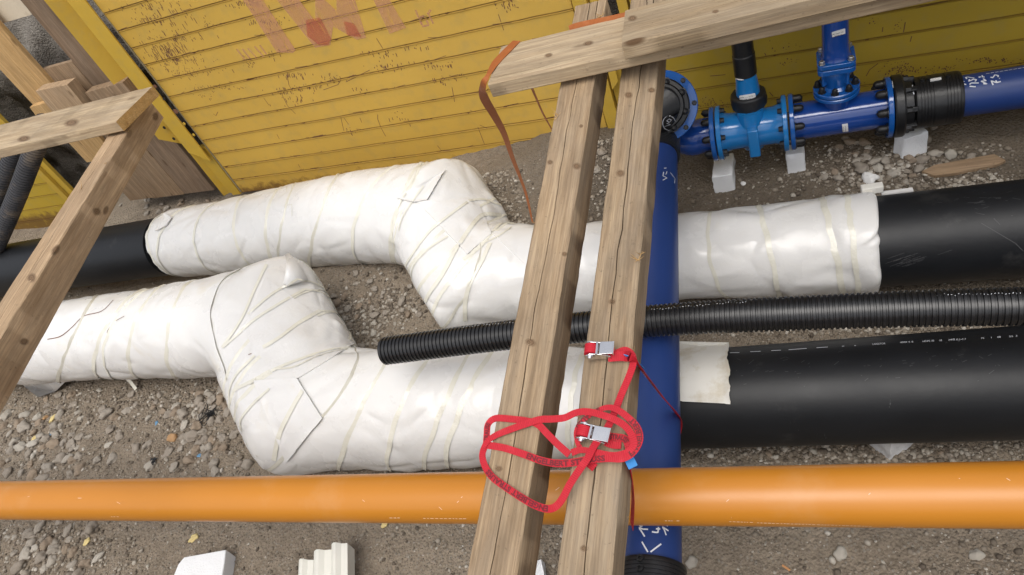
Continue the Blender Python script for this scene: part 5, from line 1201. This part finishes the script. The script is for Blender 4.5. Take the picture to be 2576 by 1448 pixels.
ribbon(mb, [pts_[0]] + pts_[2:], .024, up=(-.95, -.32, .1)); mb.obj('webbing', REDM, RS2, True, 50)
mb = MB(); ribbon(mb, [ab(ZS(1205, 930), .001), ab(ZS(1240, 1000), .0)], .022, smooth=0); mb.obj('blue_tag', BTG, RS2)
text_on_ribbon(s6, .024, 'STRAUSS', .008, .017, RS2, UPB, stretch=.7)
# thick strap tail end under the loops
mb = MB(); ribbon(mb, [ab(ZS(945, 955), .002), ab(ZS(905, 1005), .002)], .024, smooth=0); mb.obj('webbing_end', REDM, RS1)

OS = thing('sling_strap', at((1250, 150), 1.69), 'orange lashing strap looped over the left end of the pale cross plank', 'strap')
def onplane(p, z): return at(p, z)
c1z = 1.685
pz = [((1300, 104), c1z + .003), ((1272, 132), c1z + .004), ((1248, 158), c1z + .004), ((1228, 190), c1z + .004), ((1216, 214), c1z - .02), ((1218, 246), 1.56), ((1243, 290), 1.42), ((1268, 337), 1.27), ((1288, 394), 1.09), ((1306, 440), .95), ((1324, 490), .80), ((1340, 560), .60)]
mb = MB(); ribbon(mb, [at(p, z) for p, z in pz], [.034, .036, .032, .014, .026, .034, .032, .030, .028, .025, .022, .018], twist=[(0, -.1, 1), (0, -.2, 1), (.1, -.8, .9), (.3, -.9, .5), (.1, -1, .3), (-.3, -.9, .3), (-.5, -.8, .3), (-.7, -.6, .2)]); mb.obj('webbing', ORGS, OS, True, 50)
mb = MB(); ribbon(mb, [at((1328, 196), 1.60), at((1346, 240), 1.50), at((1366, 285), 1.38), at((1389, 328), 1.27), at((1420, 390), 1.08)], [.028, .026, .022, .014, .012], up=(-.7, -.7, .2)); mb.obj('webbing', ORGS, OS, True, 50)
bk = [at((1430, 74), 1.690), at((1452, 66), 1.694), at((1500, 56), 1.694), at((1540, 48), 1.694), at((1590, 36), 1.690)]
mb = MB(); ribbon(mb, [p + np.array([0, .012, -.01]) for p in bk], .03, up=(0, -.8, .6)); mb.obj('webbing', ORGS, OS, True, 50)

# ================================================================== BLOCKS AND LITTER
def ragged_block(name, P, ex, ey, ez, mat, label, cat='foam block', jit=.006, sub=6, taper=1.0):
    P, ex, ey, ez = [np.asarray(v, float) for v in (P, ex, ey, ez)]; bm = bmesh.new(); bmesh.ops.create_cube(bm, size=1); bmesh.ops.subdivide_edges(bm, edges=bm.edges, cuts=sub, use_grid_fill=True)
    for v in bm.verts:
        c = v.co; k = taper + (1 - taper) * (c.z + .5); q = P + ex * (c.x * k) + ey * (c.y * k) + ez * (c.z + .5); nn = noise.noise_vector(Vector(q.tolist()) * 24) * jit; v.co = Vector(q.tolist()) + nn - Vector(P.tolist())
    me = bpy.data.meshes.new(name); bm.to_mesh(me); bm.free(); me.materials.append(mat); me.polygons.foreach_set('use_smooth', [True] * len(me.polygons)); sharpen(me, 40)
    o = bpy.data.objects.new(name, me); COL.objects.link(o); o.location = Vector(P.tolist()); return setp(o, label, cat)
def gnd(p):                                                     # ground point seen at p
    z = .1
    for _ in range(12): P = at(p, z); z = gz(P[0], P[1])
    return P
def cut_block(name, quad, zt, zb_, mat, label):
    T = [at(p, zt) for p in quad]; c = sum(T) / 4; bm = bmesh.new()
    vs = [bm.verts.new(tuple(p - c)) for p in T] + [bm.verts.new(tuple(p - c + np.array([0, 0, zb_ - zt]))) for p in T]
    for f in [(0, 1, 2, 3), (7, 6, 5, 4), (0, 4, 5, 1), (1, 5, 6, 2), (2, 6, 7, 3), (3, 7, 4, 0)]: bm.faces.new([vs[i] for i in f])
    bmesh.ops.recalc_face_normals(bm, faces=bm.faces); bmesh.ops.bevel(bm, geom=list(bm.edges), offset=.004, segments=1, affect='EDGES'); bmesh.ops.subdivide_edges(bm, edges=bm.edges, cuts=6, use_grid_fill=True)
    for v in bm.verts: v.co += noise.noise_vector((v.co + Vector(c.tolist())) * 26) * .006 + noise.noise_vector((v.co + Vector(c.tolist())) * 70) * .002
    me = bpy.data.meshes.new(name); bm.to_mesh(me); bm.free(); me.materials.append(mat); me.polygons.foreach_set('use_smooth', [True] * len(me.polygons)); sharpen(me, 38)
    o = bpy.data.objects.new(name, me); COL.objects.link(o); o.location = Vector(c.tolist()); return setp(o, label, 'foam block')
cut_block('foam_block', [(1797, 392), (1846, 384), (1842, 440), (1790, 446)], .43, .26, STYR, 'tall narrow white foam block under the left valve flange')
cut_block('foam_block', [(1976, 366), (2022, 360), (2025, 386), (1977, 392)], .47, .30, STYR, 'smaller white foam block under the flange between valve and tee')
cut_block('foam_block', [(2247, 342), (2276, 352), (2337, 331), (2306, 310)], .485, .28, STYR, 'large white foam cube under the black flange adapter')
def flatat(p, z): return at(p, z)
a0 = at((446, 1440), .20); a1 = at((474, 1402), .20); a2 = at((560, 1384), .20); a3 = at((598, 1415), .20)
pts = [at(p, .24) for p in [(437, 1447), (448, 1420), (463, 1402), (568, 1383), (565, 1410), (560, 1440), (552, 1500), (415, 1520)]]
n = len(pts); V = pts + [p - np.array([0, 0, .12]) + np.array([0, 0.0, 0]) for p in pts]
o = obj('foam_block', V, [tuple(range(n))[::-1], tuple(range(n, 2 * n))] + [(i, (i + 1) % n, (i + 1) % n + n, i + n) for i in range(n)], STYR, None, True, auto=30); bevel_obj(o, .004, 2); setp(o, 'white foam block with chipped corners at the bottom edge, left of the stepped foam piece', 'foam block')
mb = MB()
sdr = nrm(at((812, 1470), .16) - at((814, 1380), .16))
for k, (p0, p1, ln) in enumerate([((752, 1410), (790, 1410), 1), ((790, 1388), (835, 1384), 1), ((834, 1370), (875, 1368), 1)]):
    A_ = at(p0, .20 + .02 * k); B_ = at(p1, .20 + .02 * k); wv = B_ - A_; m = 8; V = []
    for t_ in (0, 1):
        for i in range(m + 1): x = i / m; V.append(A_ + wv * x + sdr * (.3 * t_) + np.array([0, 0, .018 * math.sin(math.pi * min(1, x * 1.6)) if x < .62 else .004]))
        V.append(A_ + wv + sdr * (.3 * t_) + np.array([0, 0, -.06])); V.append(A_ + sdr * (.3 * t_) + np.array([0, 0, -.06]))
    q = m + 3; mb.add(V, [tuple(range(q)), tuple(range(q, 2 * q))[::-1]] + [(i, i + q, (i + 1) % q + q, (i + 1) % q) for i in range(q)])
setp(mb.obj('stepped_foam', simple('cream_foam', (.74, .73, .66), .7, .05, 12, .2, 60), None, True, 25), 'cream stepped foam profile standing at the bottom edge', 'foam piece')
g_ = gnd((2243, 1150)); ragged_block('foam_block', (g_[0], g_[1] + .07, g_[2] - .03), (.10, .08, 0), (-.08, .10, 0), (0, 0, .16), STYR, 'white foam corner poking out below the lower black pipe')
g_ = gnd((1368, 1430)); ragged_block('foam_block', (g_[0] - .02, g_[1] - .03, g_[2] - .02), (.07, .02, 0), (-.02, .07, 0), (0, 0, .07), STYR, 'small white foam lump between the beams at the bottom edge')
# splintered wood piece
pw = [gnd(p) for p in [(2318, 441), (2350, 425), (2420, 412), (2500, 398), (2528, 414), (2505, 425), (2400, 446), (2352, 452)]]
V = [p + np.array([0, 0, .022]) for p in pw] + [p + np.array([0, 0, .008]) for p in pw]; n = len(pw); A = [((p - pw[0])[0], (p - pw[0])[1], 0) for p in pw] * 2
o = obj('wood_splinter', V, [tuple(range(n)), tuple(range(n, 2 * n))[::-1]] + [(i, i + n, (i + 1) % n + n, (i + 1) % n) for i in range(n)], W7, None, False, A); bm = bmesh.new(); bm.from_mesh(o.data); bmesh.ops.recalc_face_normals(bm, faces=bm.faces); bm.to_mesh(o.data); bm.free(); setp(o, 'splintered brown piece of board lying on the gravel at the right', 'wood piece')
def crumple(name, p, s, mat, label, cat, seed=1, sz=.6):
    g_ = gnd(p); me = rock_mesh(name, 3, s, s * .8, s * sz, seed, .7); me.materials.append(mat); o = bpy.data.objects.new(name, me); COL.objects.link(o); o.location = Vector((g_[0], g_[1], g_[2] + s * .25)); o.rotation_euler = (0, 0, seed); return setp(o, label, cat)
crumple('paper_scrap', (2190, 455), .032, WHT, 'crumpled white paper scrap near the wrapped pipe end at the right', 'paper scrap', 3, 1.0)
crumple('paper_scrap', (1870, 463), .014, WHT, 'tiny white scrap on the dark ground beside the tall foam block', 'paper scrap', 5)
for i, (p, s, lb) in enumerate([((135, 1055), .03, 'pale yellow foam crumb beside the tan stone at the left'), ((88, 1105), .022, 'pale yellow foam crumb among the stones of the left heap'), ((490, 1355), .022, 'yellow foam drip below the orange pipe'), ((220, 1365), .02, 'yellow foam lump among pebbles at the lower left'), ((2268, 372), .026, 'amber foam crumb beside the large foam cube'), ((968, 1322), .015, 'faint yellow foam spot below the orange pipe at centre')]):
    crumple('foam_crumb', p, s, FOAMY, lb, 'foam crumb', i + 11, .4)
BLS = simple('blue_plastic', (.12, .26, .42), .5)
for p, lb in [((395, 1065), 'small blue plastic scrap on the gravel left of the wrapped bend'), ((503, 1147), 'small blue plastic scrap nearest the orange pipe'), ((130, 1092), 'small grey-blue plastic scrap in the left stone heap')]: crumple('plastic_scrap', p, .014, BLS, lb, 'plastic scrap', int(p[0]), .3)
def tangle(p, s, label):
    g_ = gnd(p); mb = MB()
    for k in range(9):
        pts = [g_ + np.array([random.gauss(0, s), random.gauss(0, s), .008 + abs(random.gauss(0, s * .3))]) for _ in range(5)]; sweep(mb, catmull(pts, 5), .0022, 6)
    setp(mb.obj('string_tangle', RUB, None), label, 'string tangle')
tangle((532, 1045), .03, 'black string tangle among the stones beside the wrapped bend'); tangle((1545, 100), .001, 'x') if False else None
tangle((2075, 325), .0, 'x') if False else None
tangle((388, 1188 - 25), .012, 'small black string knot beside the tan stone'); 
g_ = gnd((2072 / 1.0 + 60, 1432)); 
cgp = gnd((1978, 1430)); mb = MB(); lathe(mb, cgp + np.array([-.012, .008, .006]), (1, -.75, 0), [(0, .0045), (.030, .0045)], 12); setp(mb.obj('cigarette_butt', simple('cork_paper', (.55, .28, .12), .8), None), 'orange cigarette butt on the gravel below the orange pipe', 'cigarette butt')

# ================================================================== STONES
ROCKS = [rock_mesh('stone', 3, 1, random.uniform(.65, .9), random.uniform(.45, .75), s, .55) for s in range(12)]
for i, me in enumerate(ROCKS): me.materials.append([ST1, ST2, ST1, ST3][i % 4])
placed = []
def stone(p, s, label, group=None, k=None, mat=None, asp=None):
    g_ = gnd(p) if not isinstance(p, np.ndarray) else p
    me = ROCKS[k if k is not None else random.randrange(12)]
    if mat is not None: me = me.copy(); me.materials.clear(); me.materials.append(mat)
    o = bpy.data.objects.new('stone', me); COL.objects.link(o); o.scale = (s, s, s * random.uniform(.8, 1.1)); o.rotation_euler = (random.uniform(-.25, .25), random.uniform(-.25, .25), random.uniform(0, 6.28) if asp is None else asp)
    o.location = Vector((float(g_[0]), float(g_[1]), float(g_[2] + s * .18))); placed.append((g_[0], g_[1], s)); return setp(o, label, 'stone', group)
for p, s, lb, m_ in [((268, 1045), .045, 'large pale grey boulder left of centre above the orange pipe', ST1), ((290, 1052), .028, 'brown stone leaning on the large pale boulder', ST2), ((435, 1103), .034, 'tan orange rounded stone above the orange pipe', STO), ((380, 1172), .036, 'pale triangular stone touching the orange pipe from behind', ST3), ((463, 1042), .045, 'large light stone left of the black string tangle', ST1),
                     ((502, 1012), .040, 'grey stone highest of the group beside the wrapped bend', ST1), ((535, 1008), .033, 'upright oval stone beside the wrapped bend', ST1), ((497, 1075), .035, 'brown round stone below the string tangle', ST2), ((573, 1040), .033, 'grey stone tucked against the wrapped bend', ST1), ((425, 1140), .035, 'flat grey stone below the tan stone', ST1), ((372, 1120), .032, 'round grey stone left of the tan stone', ST1),
                     ((115, 1053), .020, 'rust orange stone chip at the left', STO), ((98, 1068), .03, 'dark stone under a pale shard at the left', ST2), ((10, 1075), .03, 'reddish stone at the left picture edge', ST2), ((40, 1112), .034, 'light round stone in the left heap', ST3), ((75, 1142), .036, 'grey striped stone in the left heap', ST1), ((22, 1190), .04, 'dark grey stone in front of the left heap', ST1), ((85, 1200), .036, 'flat stone against the orange pipe at the left', ST2), ((200, 1150), .028, 'white veined stone right of the left heap', ST1), ((245, 1160), .026, 'curved pale stone between heap and triangular stone', ST1),
                     ((1720 / 1.0, 1190 / 1.0), .02, 'small pale stone beside the blue pipe behind the orange pipe', ST3), ((2117, 1393), .028, 'smooth white oval pebble below the orange pipe at the right', ST3), ((1743, 1416), .026, 'pale angular stone beside the lower black coupling', ST3), ((2455, 1397), .022, 'light pebble near the lower right corner', ST3),
                     ((2168, 425), .042, 'large speckled boulder left of the paper scrap', ST1), ((2110, 372), .022, 'brown stone left of the pebble heap under the tee', ST2), ((2140, 360), .028, 'dark flat stone at the top of the pebble heap', ST2), ((2175, 362), .028, 'brown oval stone behind the pebble heap', ST2), ((2185, 372), .02, 'pale stone among the heap under the tee', ST3), ((2227, 405), .03, 'grey flat stone left of the foam cube', ST1), ((2318, 405), .030, 'long grey stone below the foam cube', ST1), ((2352, 388), .028, 'light oval stone right of the foam cube', ST3), ((2392, 390), .030, 'pale flat stone further right of the foam cube', ST3), ((2440, 400), .024, 'grey pebble above the wood splinter', ST1), ((2310, 428), .028, 'pink grey stone left of the wood splinter', ST1), ((2265, 415), .018, 'white pebble below the foam cube', ST3), ((2415, 476), .022, 'white stone half behind the upper black pipe', ST3), ((2348, 323), .018, 'grey stone under the blue pipe at the right', ST1),
                     ((905, 772), .026, 'grey stone between the two wrapped bends, left one', ST2), ((1010, 760), .030, 'grey stone between the two wrapped bends, right one', ST1), ((945, 795), .03, 'angular stone in the gap below the upper wrap', ST1), ((1515, 385), .03, 'grey stone on the soil heap between the beams', ST1), ((1500, 430), .026, 'dark stone between the beams near the wall', ST1), ((420, 528), .034, 'round dark stone behind the left end of the upper wrap', ST1), ((400, 535), .028, 'grey stone left of the round dark stone', ST1), ((1762, 805), .018, 'pale stone just below the corrugated pipe', ST3), ((1790, 818), .016, 'small tan stone below the corrugated pipe', ST2), ((1945, 822), .016, 'grey stone below the corrugated pipe, middle', ST1)]:
    stone(p, s, lb, mat=m_)
# generic pebble groups
def cluster(cx_, cy_, sx, sy, n, lo, hi, label, group):
    for _ in range(n):
        p = (random.gauss(cx_, sx), random.gauss(cy_, sy)); 
        if not (-20 < p[0] < 2590 and 330 < p[1] < 1460): continue
        g_ = gnd(p); s = random.uniform(lo, hi) * random.uniform(.8, 1.1)
        if any((g_[0] - a) ** 2 + (g_[1] - b_) ** 2 < ((s + c) * .72) ** 2 for a, b_, c in placed): continue
        stone(g_, s, label, group)
cluster(60, 1130, 90, 46, 120, .022, .048, 'left', 'pebbles of the left heap')
cluster(520, 1075, 50, 55, 100, .018, .038, 'bend', 'pebbles beside the lower bend')
cluster(320, 1010, 150, 28, 60, .014, .032, 'wrap', 'pebbles below the left wrap')
cluster(2225, 412, 62, 24, 110, .014, .030, 'tee', 'pebbles under the tee')
cluster(120, 1390, 70, 45, 60, .022, .044, 'corner', 'pebbles in the lower left')
cluster(940, 775, 50, 50, 60, .013, .028, 'gap', 'pebbles between the bends')
cluster(340, 515, 70, 14, 50, .016, .032, 'boards', 'stones below the boards')
cluster(2150, 1140, 260, 8, 30, .010, .018, 'shade', 'pebbles below the black pipe')
stl = [o for o in bpy.data.objects if o.name.startswith('stone') and o.get('group')]
stl.sort(key=lambda o: -o.scale[0] / (np.linalg.norm(np.array(o.location) - O)))
nfix = len([o for o in bpy.data.objects if o.name.startswith('stone') and not o.get('group')])
for o in stl[296 - nfix:]: bpy.data.objects.remove(o)
stl = stl[:296 - nfix]
LM = {'left': [((135, 1055), 'the yellow foam crumb beside the rust chip'), ((88, 1105), 'the yellow foam crumb of the left heap'), ((22, 1190), 'the dark stone by the orange pipe'), ((245, 1160), 'the curved pale stone'), ((10, 1075), 'the reddish edge stone')],
      'bend': [((532, 1045), 'the black string tangle'), ((503, 1147), 'the blue scrap near the orange pipe'), ((435, 1103), 'the tan orange stone'), ((573, 1130), 'the lower wrapped bend')],
      'wrap': [((268, 1045), 'the large pale boulder'), ((395, 1065), 'the blue scrap left of the bend'), ((342, 975), 'the loose tape tail'), ((96, 1000), 'the hanging foam flap')],
      'tee': [((2168, 425), 'the large speckled boulder'), ((2290, 370), 'the large white foam cube'), ((2190, 455), 'the crumpled paper scrap'), ((2110, 350), 'the blue pipe tee')],
      'corner': [((220, 1365), 'the yellow foam lump'), ((60, 1320), 'the orange pipe at lower left'), ((30, 1440), 'the bottom left picture corner')],
      'gap': [((1020, 800), 'the upper wrapped bend'), ((960, 880), 'the open end of the corrugated pipe'), ((860, 720), 'the lower wrapped bend')],
      'boards': [((420, 528), 'the round dark stone behind the wrap'), ((300, 520), 'the foot of the shoring boards'), ((250, 560), 'the left diagonal beam')],
      'shade': [((2243, 1135), 'the white foam corner'), ((1740, 1150), 'the blue crossing pipe'), ((2560, 1140), 'the right picture edge')]}
seen = {}; OR = ['', 'second ', 'third ', 'fourth ', 'fifth ', 'sixth ', 'seventh ', 'eighth ', 'ninth ', 'tenth ']
for o in stl:
    px = proj(np.array(o.location)); key = o['label']; q, nm_ = min(LM[key], key=lambda t_: math.hypot(t_[0][0] - px[0], t_[0][1] - px[1])); dx, dy = px[0] - q[0], px[1] - q[1]
    side = ('right of' if dx > 0 else 'left of') if abs(dx) > abs(dy) else ('below' if dy > 0 else 'above'); d = math.hypot(dx, dy)
    mt = o.data.materials[0].name; colr = {'grey_stone': 'grey', 'brown_stone': 'brown', 'pale_stone': 'pale'}.get(mt, 'grey'); szw = 'large' if o.scale[0] > .026 else 'medium' if o.scale[0] > .018 else 'small'
    seen.setdefault((szw, colr, side, nm_), []).append((d, o))
for (szw, colr, side, nm_), L in seen.items():
    L.sort(key=lambda t_: t_[0])
    for i, (d, o) in enumerate(L):
        o['label'] = (f'{OR[i]}nearest ' if len(L) > 1 and i < 10 else 'far ' if i >= 10 else '') + f'{szw} {colr} pebble {side} {nm_}'
# uncountable gravel: one object
CLS = [(80, 1110, 110, 60), (500, 1070, 80, 70), (300, 1010, 220, 30), (2230, 410, 110, 30), (130, 1390, 120, 50), (940, 780, 60, 60), (2480, 440, 80, 14), (2100, 1140, 300, 14), (1500, 420, 40, 60), (1260, 500, 30, 60), (2000, 830, 300, 8)]
def gravel(n, seed=3):
    ico = bmesh.new(); bmesh.ops.create_icosphere(ico, subdivisions=1, radius=1); base = np.array([v.co[:] for v in ico.verts]); ico.verts.index_update(); fc = np.array([[v.index for v in f.verts] for f in ico.faces]); ico.free()
    r2 = np.random.default_rng(seed); VV = []; FF = []; k = 0
    while k < n:
        cl = k > n * .72
        if cl: c_ = CLS[r2.integers(len(CLS))]; p = (r2.normal(c_[0], c_[2]), r2.normal(c_[1], c_[3]))
        else: p = (r2.uniform(-30, 2610), r2.uniform(330, 1465))
        P = at(p, .15)
        if P[1] > 3.7: continue
        z = gz(P[0], P[1]); P = at(p, z)
        dens = noise.noise(Vector((P[0] * 1.6, P[1] * 1.6, 4))) + .35 + .5 * noise.noise(Vector((P[0] * 5, P[1] * 5, 4)))
        if not cl and r2.random() > dens + .25: continue
        s = .003 + .005 * r2.random() ** 3 + (.011 * r2.random() if r2.random() < .07 else 0); s *= (1.0 if P[1] < 2.2 else 1.25); s = s if not cl else .005 + .011 * r2.random() ** 2
        q = r2.uniform(0, 6.28); c, s_ = math.cos(q), math.sin(q); sc_ = s * np.array([1, r2.uniform(.6, 1), r2.uniform(.45, .8)]); v = base * sc_ * (1 + r2.uniform(-.25, .25, (len(base), 1)))
        v = np.stack([v[:, 0] * c - v[:, 1] * s_, v[:, 0] * s_ + v[:, 1] * c, v[:, 2]], 1) + np.array([P[0], P[1], gzf(P[0], P[1]) + s * .2]); VV.append(v); FF.append(fc + k * len(base)); k += 1
    VV = np.concatenate(VV); FF = np.concatenate(FF); me = bpy.data.meshes.new('gravel'); me.from_pydata(VV.tolist(), [], FF.tolist()); me.polygons.foreach_set('use_smooth', [True] * len(me.polygons))
    t = NT('gravel_stones'); gi = t.n('ShaderNodeNewGeometry').outputs['Random Per Island']
    c = t.ramp(gi, [(0., (.11, .088, .068)), (.35, (.21, .175, .135)), (.7, (.29, .25, .20)), (.93, (.42, .38, .32)), (1., (.52, .48, .42))]); t.set('Base Color', c); t.set('Roughness', .85); t.set('Specular IOR Level', .2); me.materials.append(t.m)
    o = bpy.data.objects.new('gravel', me); COL.objects.link(o); o['kind'] = 'stuff'; setp(o, 'fine grey brown gravel strewn over the trench floor', 'gravel')
gravel(31000)

# ================================================================== ADDED COVER OVER THE RIGHT END (unseen, put in to shade the far right)
DK = thing('shade_deck', (1.9, 3.1, 1.76), 'added unseen timber deck that shades the trench behind the cross planks', 'shade deck')
for k in range(14):
    x = -.28 + k * .34; mb = MB(); V, Fc = boxv((x, 2.42, 1.80), (.33, 0, 0), (0, 1.9, 0), (0, 0, .04)); mb.add(V, Fc, [(v[1], v[0], v[2]) for v in V]); mb.obj('shade_board', W4, DK, False)
for y in (2.55, 4.0):
    mb = MB(); V, Fc = boxv((-.3, y, 1.72), (4.8, 0, 0), (0, .1, 0), (0, 0, .078)); mb.add(V, Fc); mb.obj('shade_joist', W4, DK, False)
